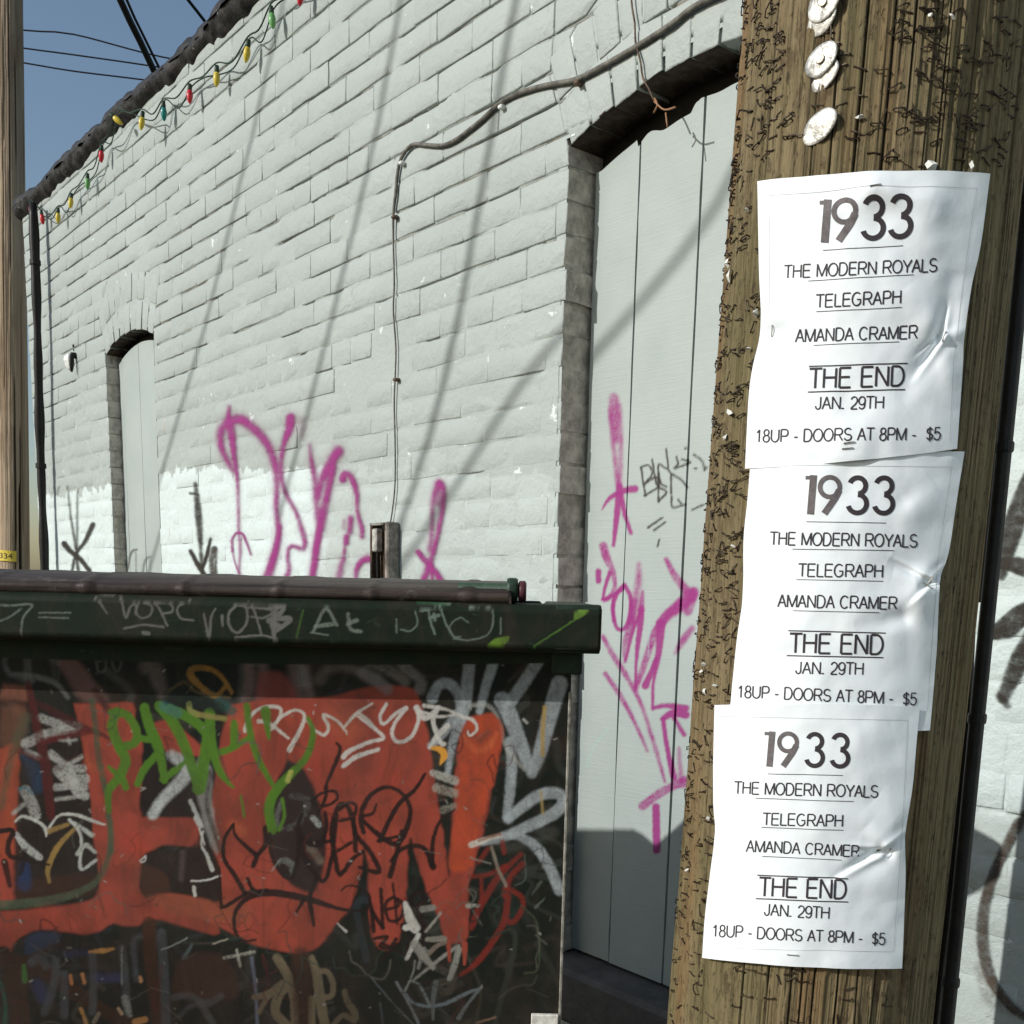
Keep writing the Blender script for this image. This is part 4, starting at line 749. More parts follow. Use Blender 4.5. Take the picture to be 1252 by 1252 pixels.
# green brush tag
for p, w in (([(690, 430), (660, 520), (700, 640), (740, 720), (700, 820), (640, 900), (640, 1020)], (50, 60, 60, 60, 56, 44, 30)), ([(660, 440), (740, 450), (800, 540), (790, 620), (700, 640)], 50), ([(640, 760), (720, 830), (740, 880)], (20, 44, 40)), ([(850, 410), (880, 520), (930, 640), (960, 780), (970, 840)], (54, 62, 62, 50, 40)), ([(820, 590), (900, 600)], 40), ([(930, 680), (850, 770), (810, 860)], (46, 46, 40)), ([(960, 830), (1030, 780), (1090, 730)], (40, 40, 24)), ([(940, 400), (1020, 500), (1080, 620), (1130, 760), (1170, 900)], (60, 66, 60, 60, 50)), ([(1000, 420), (1130, 480), (1220, 580), (1210, 720), (1180, 890)], (60, 60, 54, 50, 60))):
    st(A_, p, w, GRN, 1.3, .96)
for p, w in (([(270, 440), (280, 580), (300, 700), (340, 800), (410, 880)], (60, 56, 50, 46, 16)), ([(260, 500), (240, 640), (200, 890)], (40, 44, 60)), ([(415, 500), (415, 600), (400, 650)], (40, 50, 30)), ([(310, 680), (400, 650), (500, 590)], (36, 40, 30)), ([(490, 400), (510, 560), (560, 720), (640, 860)], (40, 40, 40, 30)), ([(850, 470), (880, 560), (840, 700), (740, 810), (660, 900), (620, 1000), (640, 1130)], (20, 40, 40, 50, 56, 60, 56)), ([(700, 950), (710, 1050), (680, 1130)], 20), ([(600, 430), (620, 590)], (60, 20)), ([(455, 930), (475, 1050)], 14)):
    st(B_, p, w, GRN, 1.3, .95)
st(B_, [(730, 840), (750, 790)], 30, (160, 160, 80), 1, .9, .2); st(B_, [(150, 390), (160, 430), (200, 450)], 34, (128, 132, 72), 1, .9); st(B_, [(200, 450), (360, 475)], 32, (134, 124, 70), 1.4, .85); st(B_, [(0, 400), (80, 440)], 60, (64, 108, 110), 3, .6); st(B_, [(330, 380), (400, 430)], 60, (50, 84, 76), 3, .8); st(B_, [(30, 340), (330, 410)], 70, (34, 42, 38), 3, .7)
# black fat-marker tag
for p, w in (([(0, 1140), (70, 1130), (80, 1160)], 20),): st(A_, p, w, BK, .9, .95)
st(D_, [(0, 78), (75, 80), (50, 160), (60, 230), (140, 250), (300, 285)], (20, 24, 26, 22, 20, 10), BK, .9, .95); st(D_, [(28, 270), (60, 410)], (34, 22), BK, 1.4, .9); st(D_, [(150, 200), (140, 290), (120, 340)], 22, BK, 1, .8)
for p, w in (([(325, 40), (270, 130), (270, 250), (340, 360), (395, 460)], (16, 18, 20, 22, 24)), ([(325, 40), (340, 110), (420, 190), (465, 230), (445, 290)], (10, 16, 20, 22, 24)), ([(465, 230), (520, 160), (515, 60)], (20, 24, 22)), ([(240, 300), (245, 400), (250, 520), (270, 540), (370, 480), (440, 440)], (8, 14, 16, 18, 18, 20)), ([(460, 740), (390, 745), (340, 700), (330, 600), (370, 520), (450, 470), (560, 455), (700, 475), (820, 505), (960, 550), (1080, 565), (1140, 550), (1150, 470), (1080, 420), (1020, 412), (980, 440)], (8, 14, 18, 20, 26, 34, 34, 34, 30, 26, 18, 14, 12, 12, 10, 8)),
             ([(410, 370), (450, 440), (530, 440)], 18), ([(545, 100), (560, 230), (620, 340), (680, 360), (715, 250), (720, 100), (700, 60)], (20, 20, 20, 22, 20, 20, 16)), ([(740, -20), (720, 60), (770, 150), (850, 160), (890, 60), (880, -30)], 20), ([(740, 140), (760, 240), (830, 350), (880, 380), (920, 250), (940, 100), (950, -20)], (30, 30, 20, 20, 20, 22, 22)), ([(830, 360), (790, 480), (800, 580), (815, 655)], (22, 22, 22, 14)), ([(750, 500), (710, 570)], (20, 12)), ([(780, 150), (920, 140)], 18),
             ([(935, 180), (960, 330), (990, 330), (1050, 250), (1110, 205)], (22, 22, 22, 20, 16)), ([(960, 200), (1040, 150)], 16), ([(1050, -20), (1070, 100), (1150, 200), (1210, 310), (1190, 330), (1090, 300)], (20, 22, 24, 24, 22, 14)), ([(620, 290), (660, 340)], 22), ([(0, 0), (1, 1)], 1)): st(E_, p, w, BK, .9, .96)
for p, w in (([(355, 745), (300, 830), (220, 900), (160, 1000), (110, 1110)], (12, 18, 20, 20, 20)), ([(90, 910), (70, 960), (10, 980), (60, 1040), (150, 1110), (210, 1120), (260, 1030), (275, 930), (230, 850), (150, 815), (70, 850), (20, 920), (5, 1000), (20, 1060)], (10, 14, 18, 22, 24, 24, 22, 18, 16, 16, 18, 22, 22, 20)), ([(240, 1080), (140, 1100), (100, 1110)], 14), ([(230, 1060), (200, 1180), (165, 1300)], (20, 20, 24)), ([(170, 1220), (220, 1160), (300, 1135), (360, 1160), (400, 1250)], (14, 18, 18, 22, 30)), ([(395, 1240), (400, 1110), (440, 1000), (520, 935)], (20, 18, 14, 6)), ([(-110, 940), (-60, 900), (-20, 920), (-40, 980), (-110, 1000)], 14), ([(-180, 810), (-190, 880), (-230, 960)], (14, 16, 10))): st(C_, p, w, BK, .9, .96)
st(B_, [(1020, 620), (1040, 660), (990, 790), (945, 890)], (14, 20, 18, 10), BK, .9, .95); st(B_, [(880, 960), (920, 920), (1000, 900), (1025, 940), (980, 980), (910, 990), (870, 960)], 14, BK, .9, .95); st(B_, [(1000, 1252), (990, 1120), (1030, 990), (1080, 990), (1120, 1100), (1130, 1252)], 22, BK, .9, .95)
for p, w in (([(75, 620), (65, 510), (50, 430)], (18, 20, 12)), ([(65, 510), (125, 600)], 18), ([(125, 600), (115, 390)], 16), ([(190, 430), (140, 470), (160, 560), (220, 550), (240, 480), (200, 440), (210, 480), (150, 500)], 14), ([(180, 360), (205, 580)], 10), ([(80, 660), (150, 650), (110, 700), (160, 710), (200, 660)], 14), ([(130, 690), (250, 750)], 14), ([(200, 690), (120, 780)], 12), ([(270, 470), (290, 420), (340, 410), (345, 470), (300, 480)], 20), ([(320, 480), (345, 600), (352, 750)], (26, 24, 14)), ([(330, 600), (270, 680), (260, 740)], (20, 20, 16)), ([(235, 590), (240, 610)], 24)): st(F_, p, w, BK, .9, .95)
# scratches, thin whites and dull red lines at the lower right
DRD = (122, 44, 36)
for p, w in (([(700, 170), (650, 240)], 26), ([(780, 130), (790, 190)], 26), ([(880, 200), (760, 320), (660, 480), (610, 600)], (26, 34, 40, 30)), ([(890, 250), (820, 330), (790, 420)], 34), ([(800, 380), (880, 430), (890, 490), (840, 570), (800, 560)], 28), ([(810, 430), (790, 560), (730, 670), (640, 790), (550, 860)], (34, 36, 34, 34, 20)), ([(600, 320), (700, 310), (800, 260)], 24), ([(665, 330), (665, 460)], 20)): st(F_, p, w, DRD, 1.4, .75, .25)
for p, w, c in (([(720, 160), (760, 290), (800, 370)], 18, (128, 118, 104)), ([(590, 480), (650, 480)], (26, 16), (150, 148, 136)), ([(600, 215), (660, 235), (715, 250)], 7, (130, 130, 120)), ([(560, 600), (520, 700)], 6, GRY), ([(540, 720), (520, 800), (490, 880)], (34, 34, 26), (142, 142, 132)), ([(245, 950), (290, 850), (300, 780)], (14, 10, 8), (130, 134, 126)), ([(200, 900), (260, 1000), (320, 1120)], 14, (118, 124, 124)), ([(250, 960), (290, 1010), (380, 1030), (480, 1010), (580, 960), (660, 930)], (14, 16, 16, 22, 20, 12), (112, 122, 124)), ([(280, 890), (330, 920), (380, 1020)], (10, 16, 16), (112, 122, 120)), ([(415, 900), (400, 1000), (400, 1100)], (30, 24, 16), (96, 100, 98)), ([(655, 935), (580, 1030), (540, 1095)], (20, 14, 26), (106, 112, 110)),
                ([(290, 890), (400, 800), (480, 740), (540, 700)], (10, 18, 20, 20), (140, 138, 128)), ([(360, 620), (420, 550), (440, 520)], 14, (150, 146, 134)), ([(340, 500), (400, 490)], 34, (130, 128, 118)), ([(370, 665), (460, 660)], (26, 34), (140, 136, 124)), ([(360, 760), (420, 700), (470, 680)], (22, 26, 20), (122, 108, 96)), ([(250, 470), (270, 540), (300, 600)], (30, 50, 60), (196, 192, 180)), ([(280, 590), (250, 600)], 34, (196, 192, 180)), ([(320, 640), (290, 700), (255, 770)], (26, 26, 18), (186, 184, 174)), ([(300, 690), (350, 760), (400, 820)], (50, 50, 26), (130, 128, 118)), ([(350, 720), (320, 820)], (30, 16), (126, 124, 114)),
                ([(880, 480), (960, 560), (980, 700), (970, 830), (900, 850)], 10, (66, 74, 56)), ([(900, 200), (905, 330), (850, 370)], 6, (86, 96, 90)), ([(1010, 440), (960, 490)], (6, 14), (92, 100, 92)), ([(690, 660), (850, 640), (740, 1120)], (10, 34, 30), (50, 54, 48)), ([(60, 870), (170, 1000), (290, 1127)], 7, (92, 100, 100)), ([(110, 1010), (125, 1120)], 12, (70, 76, 78)), ([(560, 690), (540, 640)], 6, GRY), ([(960, 640), (1020, 690)], 8, GRY), ([(990, 350), (940, 420)], (18, 8), (74, 82, 74)), ([(640, 1120), (740, 1090)], 10, (150, 120, 96))): st(F_, p, w, c, 1.0, .85, .22)
st(C_, [(610, 1130), (700, 1100), (770, 1080)], (34, 26, 20), (196, 190, 176), 1, .85, .3); st(C_, [(650, 1110), (720, 1085), (770, 1075)], 14, (140, 96, 70), 1, .8); st(F_, [(485, 690), (490, 780)], (26, 14), RED, 1, 1); st(F_, [(572, 690), (572, 800)], (34, 14), RED, 1, 1); st(E_, [(955, 640), (1010, 690)], (8, 16), (186, 182, 172), .8, .9)
st(C_, [(895, 445), (915, 465)], 14, (170, 170, 160), .8, .8, .2); st(E_, [(610, 250), (560, 320)], (8, 12), (150, 148, 138), .8, .6, .3)
for i in range(80):   # old thin scribbles
    x, y = rng.uniform(-110, 690), rng.uniform(870, 1250) if i % 3 else rng.uniform(1120, 1255); p = [(x, y)]; a = rng.uniform(0, 6.28)
    for _ in range(int(rng.integers(4, 9))): a += rng.normal(.5, .9); p.append((p[-1][0] + 11 * math.cos(a), p[-1][1] + 13 * math.sin(a)))
    st(I_, p, rng.uniform(.9, 2.4), [(34, 28, 26), (34, 28, 26), (92, 88, 80), (84, 40, 34), (50, 62, 54)][i % 5], .9, rng.uniform(.35, .75), .15)
for i in range(90):   # fine scratches
    x, y = rng.uniform(-100, 690), rng.uniform(805, 1255); a = rng.normal(0, .5); l = rng.uniform(6, 40); DC.stroke([(x, y), (x + l * math.cos(a), y + l * math.sin(a))], rng.uniform(.4, .8), [(128, 122, 110), (60, 50, 42), (96, 60, 44)][i % 3], .5, .5, .25)
for i in range(160):   # small chips and dust
    x, y = rng.uniform(-100, 690), rng.uniform(810, 1255); DC.stroke([(x, y), (x + rng.normal(0, 2), y + rng.normal(0, 2))], rng.uniform(.7, 2.2), [(170, 168, 158), (120, 116, 106), (60, 54, 48)][i % 3], .7, .7)
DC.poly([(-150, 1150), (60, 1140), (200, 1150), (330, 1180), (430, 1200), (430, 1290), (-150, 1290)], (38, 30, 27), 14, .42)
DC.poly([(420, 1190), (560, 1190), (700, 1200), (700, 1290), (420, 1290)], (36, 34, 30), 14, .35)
# lip: dark green with tags
DC.poly([(-200, 690), (800, 690), (800, 804), (-200, 792)], (34, 46, 35), .6, 1.0)
for i in range(60):
    x, y = rng.uniform(-100, 730), rng.uniform(735, 797); DC.stroke([(x, y), (x + rng.normal(0, 9), y + rng.normal(0, 3))], rng.uniform(.8, 3.5), [(52, 72, 56), (24, 30, 26), (66, 84, 70)][i % 3], 1.2, .5)
L_ = dict(off=(0, 690), sc=3.13); K_ = dict(off=(380, 690), sc=3.295); LW = (134, 132, 124)
for p, w in (([(-30, 155), (40, 158), (122, 155), (90, 200), (80, 262)], 8), ([(-10, 218), (30, 205), (80, 170)], 7), ([(150, 185), (270, 185)], 6), ([(148, 202), (262, 206)], 6)): st(L_, p, w, (140, 150, 138), .9, .8, .3)
for p, w in (([(437, 120), (365, 125), (385, 150), (410, 190)], (6, 8, 8, 6)), ([(460, 122), (470, 160), (482, 205), (500, 160), (520, 155), (520, 190)], 9), ([(530, 150), (520, 180), (540, 205), (575, 195), (580, 160), (550, 148)], 8), ([(590, 150), (610, 170), (640, 235)], 8), ([(600, 150), (650, 150), (660, 180), (620, 190)], 8), ([(725, 140), (680, 165), (690, 205), (740, 215)], 8), ([(475, 245), (550, 232), (625, 240)], 9), ([(548, 262), (568, 264)], 14), ([(780, 190), (800, 278), (808, 200), (825, 170)], (6, 12, 10, 6)), ([(850, 195), (852, 235)], 9), ([(905, 155), (875, 190), (880, 240), (910, 262), (945, 220), (940, 165), (905, 155)], 10), ([(950, 150), (970, 170), (1000, 265)], 9), ([(945, 165), (1040, 175), (1010, 205), (960, 200)], 8), ([(900, 280), (1000, 272), (1060, 285)], 8), ([(1050, 300), (1045, 200), (1060, 170)], (6, 26, 14)), ([(1020, 170), (1085, 165), (1060, 205), (1110, 210), (1060, 255)], (10, 16, 22, 20, 12)), ([(1030, 215), (1070, 240)], 24)): st(L_, p, w, LW, .8, .9)
for p, w in (([(10, 270), (60, 180), (105, 245)], 12), ([(20, 250), (90, 240)], 16), ([(0, 275), (70, 285)], 6), ([(150, 200), (160, 260), (200, 270)], 14), ([(150, 240), (185, 225)], 16)): st(K_, p, w, (146, 156, 142), 1.1, .75, .25)
for p, w in (([(420, 190), (430, 240), (400, 268), (362, 262)], 6), ([(345, 220), (345, 275)], 6), ([(440, 190), (510, 180)], 6), ([(475, 190), (485, 240), (500, 280)], 9), ([(480, 215), (515, 205)], 14), ([(520, 170), (545, 240), (575, 290), (600, 300)], 7), ([(635, 235), (600, 215), (560, 250), (575, 290), (605, 290)], 5), ([(640, 172), (710, 170), (735, 210), (715, 280), (640, 305), (575, 300)], 6), ([(765, 215), (765, 280)], 5), ([(495, 200), (500, 225)], 12)): st(K_, p, w, (140, 158, 142), .8, .85, .15)
for p in ([(710, 325), (740, 300), (800, 290), (775, 325)],): DC.poly(p, (124, 164, 60), 1.0, .95, K_['off'], K_['sc'])
DC.poly([(1060, 200), (1080, 178), (1120, 175), (1095, 210), (1060, 225)], (120, 160, 66), 1.0, .95, K_['off'], K_['sc']); st(K_, [(1060, 225), (1000, 265), (895, 332)], (6, 5, 4), (104, 150, 60), .8, .9); st(L_, [(1160, 175), (1135, 280)], 6, (84, 128, 56), 1, .8, .1)
st(L_, [(148, 90), (275, 95)], 8, (60, 110, 74), 1, .7, .3); st(L_, [(980, 118), (1100, 128)], 6, (70, 120, 84), 1, .7, .3); st(K_, [(430, 150), (540, 158)], 8, (76, 120, 88), 1, .8, .2); st(K_, [(500, 165), (560, 160)], 9, (150, 170, 150), 1, .7, .3)

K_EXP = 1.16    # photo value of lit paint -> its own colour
M_dump = NT('dumpster_paint'); _a = M_dump.n('ShaderNodeVertexColor', layer_name='Col'); M_dump.b.inputs['Specular IOR Level'].default_value = .12
_w = M_dump.ramp(M_dump.noise(90, 6, .7), .60, .75); _m = M_dump.noise(24, 7, .78, M_dump.mapping((1, 1, .5)), .8); _c = M_dump.mix(M_dump.ramp(_m, .42, .66, 0, .34), _a.outputs[0], (.055, .038, .030)); _c = M_dump.mix(M_dump.ramp(M_dump.noise(4, 4, .6), .5, .7, 0, .10), _c, (.08, .06, .045)); _c = M_dump.mix(M_dump.math('MULTIPLY', _w, .35), _c, (.035, .035, .03)); _c = M_dump.mix(M_dump.math('MULTIPLY', M_dump.ramp(M_dump.noise(7, 5, .65), .45, .75), .25), _c, (.06, .05, .042))
_s = M_dump.noise(1, 5, .7, M_dump.mapping((38, 38, 1.3))); _c = M_dump.mix(M_dump.ramp(_s, .55, .75, 0, .30), _c, (.045, .030, .022)); M_dump = M_dump.done(_c, .55, M_dump.bump(M_dump.math('ADD', M_dump.noise(5, 2, .5), M_dump.math('MULTIPLY', M_dump.noise(140, 4, .6), .10)), .003, .55))
M_green = simple('green_steel', (.020, .034, .022), .5, .4, 25, .0015)
DX0, DX1, DYF, DYB, DZT = -1.72, .088, 1.10, 1.77, 1.489
du = empty('dumpster', ((DX0 + DX1) / 2, (DYF + DYB) / 2, 0)); dl = np.array(du.location)
tag(du, 'dark green steel dumpster covered in red, white, green and black graffiti', 'dumpster')
def painted(name, xs, zs, yfun, parent=du, smooth=True):
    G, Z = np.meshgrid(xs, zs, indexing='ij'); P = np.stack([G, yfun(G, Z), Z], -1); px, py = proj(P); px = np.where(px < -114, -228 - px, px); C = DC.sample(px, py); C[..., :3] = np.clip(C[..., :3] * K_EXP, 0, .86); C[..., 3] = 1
    me = grid_mesh(name, P - dl, None, smooth); vcol(me, C.reshape(-1, 4)); return link(name, me, M_dump, parent)
BX1, BY = .060, 1.1535
def body_y(G, Z): return BY + (vnoise(G * 3 + 20, Z * 3, 71) - .5) * .011 + (vnoise(G * 11 + 20, Z * 9, 72) - .5) * .0014
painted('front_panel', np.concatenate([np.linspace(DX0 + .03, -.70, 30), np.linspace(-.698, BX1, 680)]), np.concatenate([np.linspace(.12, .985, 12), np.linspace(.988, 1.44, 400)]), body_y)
mb = MB(); mb.box((BX1 - .006, BY + .0045, .12), (BX1 + .0018, DYB - .03, 1.46)); mb.box((DX0 + .03, BY + .0045, .12), (DX0 + .036, DYB - .03, 1.46)); mb.box((DX0 + .03, DYB - .035, .12), (BX1, DYB - .028, 1.46)); mb.box((DX0 + .03, BY + .0045, .115), (BX1, DYB - .03, .125))
mb.v = [tuple(np.array(p) - dl) for p in mb.v]; mb.build('side_panels', M_green, du)
mb = MB(); mb.box((BX1 - .0008, BY - .0028, .13), (BX1 + .0026, BY + .006, 1.395), .0008); mb.v = [tuple(np.array(p) - dl) for p in mb.v]; mb.build('corner_weld', simple('lit_edge', (.30, .29, .25), .4, .5, 90, .0004, .3), du)  # pale strip puts the lit corner highlight into the colour
# rim lip: rounded hollow section with painted face
prof = [(DYF + .034, 1.4388), (DYF + .012, 1.4392), (DYF + .003, 1.442), (DYF, 1.447)] + [(DYF, z) for z in np.linspace(1.449, 1.480, 44)] + [(DYF + .0015, 1.4845), (DYF + .005, 1.4878), (DYF + .010, 1.489), (DYF + .04, 1.4893), (DYF + .055, 1.4893)]
prof = np.array(prof); xs = np.concatenate([np.linspace(DX0, -.66, 20), np.linspace(-.658, DX1 - .004, 700), [DX1 - .001, DX1]])
G = xs[:, None] * np.ones(len(prof)); Yp = prof[None, :, 0] + 0 * G; Zp = prof[None, :, 1] + 0 * G + (vnoise(G * 4 + 30, G * 0, 73) - .5) * .002; Yp = Yp + (vnoise(G * 5 + 30, Zp * 20, 74) - .5) * .002; Yp[-1] += .004
P = np.stack([G, Yp, Zp], -1); px, py = proj(P); C = DC.sample(px, py); C[..., :3] = np.clip(C[..., :3] * .72, 0, .86); C[..., 3] = 1
me = grid_mesh('rim', P - dl); vcol(me, C.reshape(-1, 4)); rim = link('rim', me, M_dump, du)
mb = MB(); mb.box((DX1 - .0495, DYF + .002, 1.4395), (DX1 + .0005, DYB, 1.4885), .004); mb.box((DX0, DYF + .06, 1.4395), (DX0 + .05, DYB, 1.4885), .004); mb.box((DX0 + .051, DYB - .05, 1.4395), (DX1 - .051, DYB, 1.4885), .004); mb.box((DX0 + .051, DYF + .0345, 1.44), (DX1 - .051, DYF + .055, 1.488))
mb.v = [tuple(np.array(p) - dl) for p in mb.v]; mb.build('rim', M_green, du)
mb = MB(); mb.box((BX1 - .02, DYF + .045, 1.414), (BX1 + .0125, BY + .05, 1.4386), .002); mb.v = [tuple(np.array(p) - dl) for p in mb.v]; mb.build('corner_bracket', M_green, du)
pq = aty(666, 1246, BY - .006); mb = MB(); mb.box((pq[0] - .0155, BY - .010, pq[2] - .06), (pq[0] + .0155, BY - .004, pq[2] + .0065), .001); mb.v = [tuple(np.array(p) - dl) for p in mb.v]; mb.build('metal_plate', simple('pale_plate', (.72, .70, .62), .4, .3, 60), du)
for cx in (DX0 + .2, BX1 - .2):
    for cy in (BY + .1, DYB - .12):
        mb = MB().lathe([(.02, -.02), (.05, -.02), (.055, -.012), (.055, .012), (.05, .02), (.02, .02)], (cx - dl[0], cy - dl[1], .056), (1, 0, 0), 16); mb.build('caster', M_black, du, None, False)
        mb = MB(); mb.box((cx - dl[0] - .03, cy - dl[1] - .03, .10), (cx - dl[0] + .03, cy - dl[1] + .03, .118)); mb.build('caster_plate', M_black, du)
# lids: plastic with rolled front edge and raised ribs
M_lid = NT('lid_plastic'); _n = M_lid.noise(1, 5, .65, M_lid.mapping((2.5, 40, 60))); _c = M_lid.mix(M_lid.ramp(_n, .35, .65), (.026, .017, .014), (.085, .066, .054)); _c = M_lid.mix(M_lid.ramp(M_lid.noise(16, 5, .7), .58, .68), _c, (.13, .11, .095)); M_lid = M_lid.done(_c, .5, M_lid.bump(M_lid.noise(60, 4, .6), .0015, .7))
def lid(x0, x1):
    xs = np.linspace(x0, x1, int((x1 - x0) / .004)); pr = [(1.128, 1.4878), (1.110, 1.4880), (1.1065, 1.4930), (1.1065, 1.4985), (1.111, 1.5020), (1.124, 1.5060), (1.145, 1.5098), (1.2, 1.513), (1.35, 1.5150), (1.55, 1.515), (1.72, 1.512), (1.77, 1.508), (1.775, 1.500), (1.77, 1.4878)]
    pr = np.array(pr); G = xs[:, None] * np.ones(len(pr)); rib = (np.abs(((xs - .0) / .098) % 1 - .5) < .045).astype(float)[:, None]
    Y = pr[None, :, 0] + 0 * G; Z = pr[None, :, 1] + 0 * G; fr = (np.arange(len(pr)) >= 1) & (np.arange(len(pr)) <= 5)
    Y = Y - rib * .0016 * fr; tp = (np.arange(len(pr)) >= 4) & (np.arange(len(pr)) <= 11); Z = Z + rib * .0012 * tp - (vnoise(G * 2.3 + 40, Y * 2, 75)) * .003 * tp
    Z = Z + (np.clip(.072 + (-.728 - G) * .31, 0, .35)) * np.clip((Y - 1.12) / .5, 0, 1) * (x1 < -.5)  # unseen left lid raised only to level its shadow on the door
    P = np.stack([G, Y, Z], -1) - dl; P = np.concatenate([P[:1] * 1, P, P[-1:] * 1]); P[0, :, 2] = 1.4878; P[-1, :, 2] = 1.4878
    return link('lid', grid_mesh('lid', P), M_lid, du)
lid(-.715, -.005); lid(DX0 + .03, -.728)
c = aty(626, 722, 1.13); mb = MB().lathe([(.0085, -.013), (.0125, -.011), (.0135, -.002), (.0125, .002), (.0065, .004), (.006, -.06)][::1], (c[0] - dl[0] - .004, 1.128 - dl[1], 1.5005), (1, 0, 0), 18)
MB().lathe([(.0075, -.05), (.0075, 0), (.0125, .001), (.0132, .004), (.0132, .009), (.0122, .012), (.006, .0125)], (c[0] - dl[0] - .006, 1.128 - dl[1], 1.5015), (1, 0, 0), 20).build('hinge_knob', simple('knob_green', (.03, .055, .035), .4, .3, 60), du, None, True)
MB().lathe([(.009, 0), (.0115, .0015), (.0115, .007), (.009, .0085)], (c[0] - dl[0] + .0065, 1.128 - dl[1], 1.5005), (1, 0, 0), 18).build('knob_washer', simple('knob_maroon', (.09, .03, .035), .4, .3, 60), du, None, True)

# full size of the dumpster: front 1.32 m from the camera, shallow body close to the wall, unseen depth set for its door shadow
def dumpster_size(w):
    x, y, z = w[:, 0], w[:, 1], w[:, 2]; yn = np.where(y < 1.2, 1.32 + (y - 1.1) * 1.2, np.interp(y, [1.2, 1.776, 3], [1.44, 1.83, 3.05])); zn = np.where(z < .9, z * .78 / .9, 1.5 + (z - 1.5) * 1.2)
    return np.stack([x * 1.2, yn, zn], 1)
dl2 = np.array([dl[0] * 1.2, (1.32 + 1.83) / 2, 0]); seen = set()
for o in list(du.children_recursive):
    if o.data.name in seen: continue
    seen.add(o.data.name); n = len(o.data.vertices); a = np.empty(n * 3, np.float32); o.data.vertices.foreach_get('co', a); w = dumpster_size(a.reshape(-1, 3) + dl) - dl2; o.data.vertices.foreach_set('co', w.astype(np.float32).ravel()); o.data.update()
du.location = tuple(dl2)

# ------------------------------------------------------------------ the big utility pole with posters
PR = .152; _p = ray(1030, 720); _p2 = ray(1031, 734); PA = CAM + _p2 * (1.25 / _p2[1]); PA[2] = 0
PE = -PA.copy(); PE[2] = 0; PE /= np.linalg.norm(PE); PT = np.array([-PE[1], PE[0], 0]);  # PE towards camera, PT to the right
if PT @ RT < 0: PT = -PT
LEAN, ZR = .0164, 2.12       # the pole leans slightly to the right
def lean(z): return PT * (LEAN * (np.asarray(z, float) - ZR))[..., None]
def on_pole(px, py, off=0.0):
    q = ray(px, py); R = PR + off; z = np.full(np.shape(px), 1.5)
    for _ in range(4):
        A = PA + lean(z); o = (CAM - A)[..., :2]; d = q[..., :2]; a = (d ** 2).sum(-1); b = 2 * (d * o).sum(-1); c = (o ** 2).sum(-1) - R * R
        t = (-b - np.sqrt(np.maximum(b * b - 4 * a * c, 0))) / (2 * a); P = CAM + q * t[..., None]; z = P[..., 2]
    v = P - A; return np.arctan2(v @ PT, v @ PE), P[..., 2]
def polep(phi, z, off=0.0):
    phi = np.asarray(phi, float); R = PR + np.asarray(off, float)
    return PA + lean(z) + (PE * np.cos(phi)[..., None] + PT * np.sin(phi)[..., None]) * R[..., None] * np.ones_like(phi)[..., None] + np.array([0, 0, 1.0]) * np.asarray(z, float)[..., None]
M_wood = NT('weathered_pole'); mp = M_wood.mapping((1, 1, .025)); f1 = M_wood.noise(75, 6, .75, mp); f2 = M_wood.noise(420, 4, .7, M_wood.mapping((1, 1, .02))); f3 = M_wood.noise(5, 4, .6, M_wood.mapping((1, 1, .35)))
c = M_wood.mix(M_wood.ramp(f1, .30, .68), (.095, .070, .032), (.235, .182, .098)); c = M_wood.mix(M_wood.ramp(f2, .42, .72, 0, .55), c, (.30, .25, .14)); c = M_wood.mix(M_wood.ramp(f2, .45, .22, 0, .7), c, (.05, .032, .016))
c = M_wood.mix(M_wood.ramp(f3, .42, .66, 0, .42), c, (.120, .112, .045)); blot = M_wood.noise(26, 7, .8, M_wood.mapping((1, 1, .6))); c = M_wood.mix(M_wood.ramp(blot, .52, .66, 0, .7), c, (.060, .036, .019)); pit = M_wood.noise(190, 4, .7, M_wood.mapping((1, 1, .35))); c = M_wood.mix(M_wood.ramp(pit, .60, .70, 0, .75), c, (.030, .020, .012))
c = M_wood.mix(M_wood.ramp(M_wood.noise(9, 3, .6, M_wood.mapping((1, 1, .12), (3, 1, 4))), .55, .70, 0, .35), c, (.24, .115, .040)); _a = M_wood.n('ShaderNodeVertexColor', layer_name='Col'); c = M_wood.mix(_a.outputs[0], c, (.018, .012, .008))
M_wood = M_wood.done(c, .8, M_wood.bump(M_wood.math('ADD', f2, M_wood.math('ADD', M_wood.math('MULTIPLY', f1, 1.2), M_wood.math('MULTIPLY', M_wood.ramp(pit, .66, .56), .5))), .0022, 1.0))
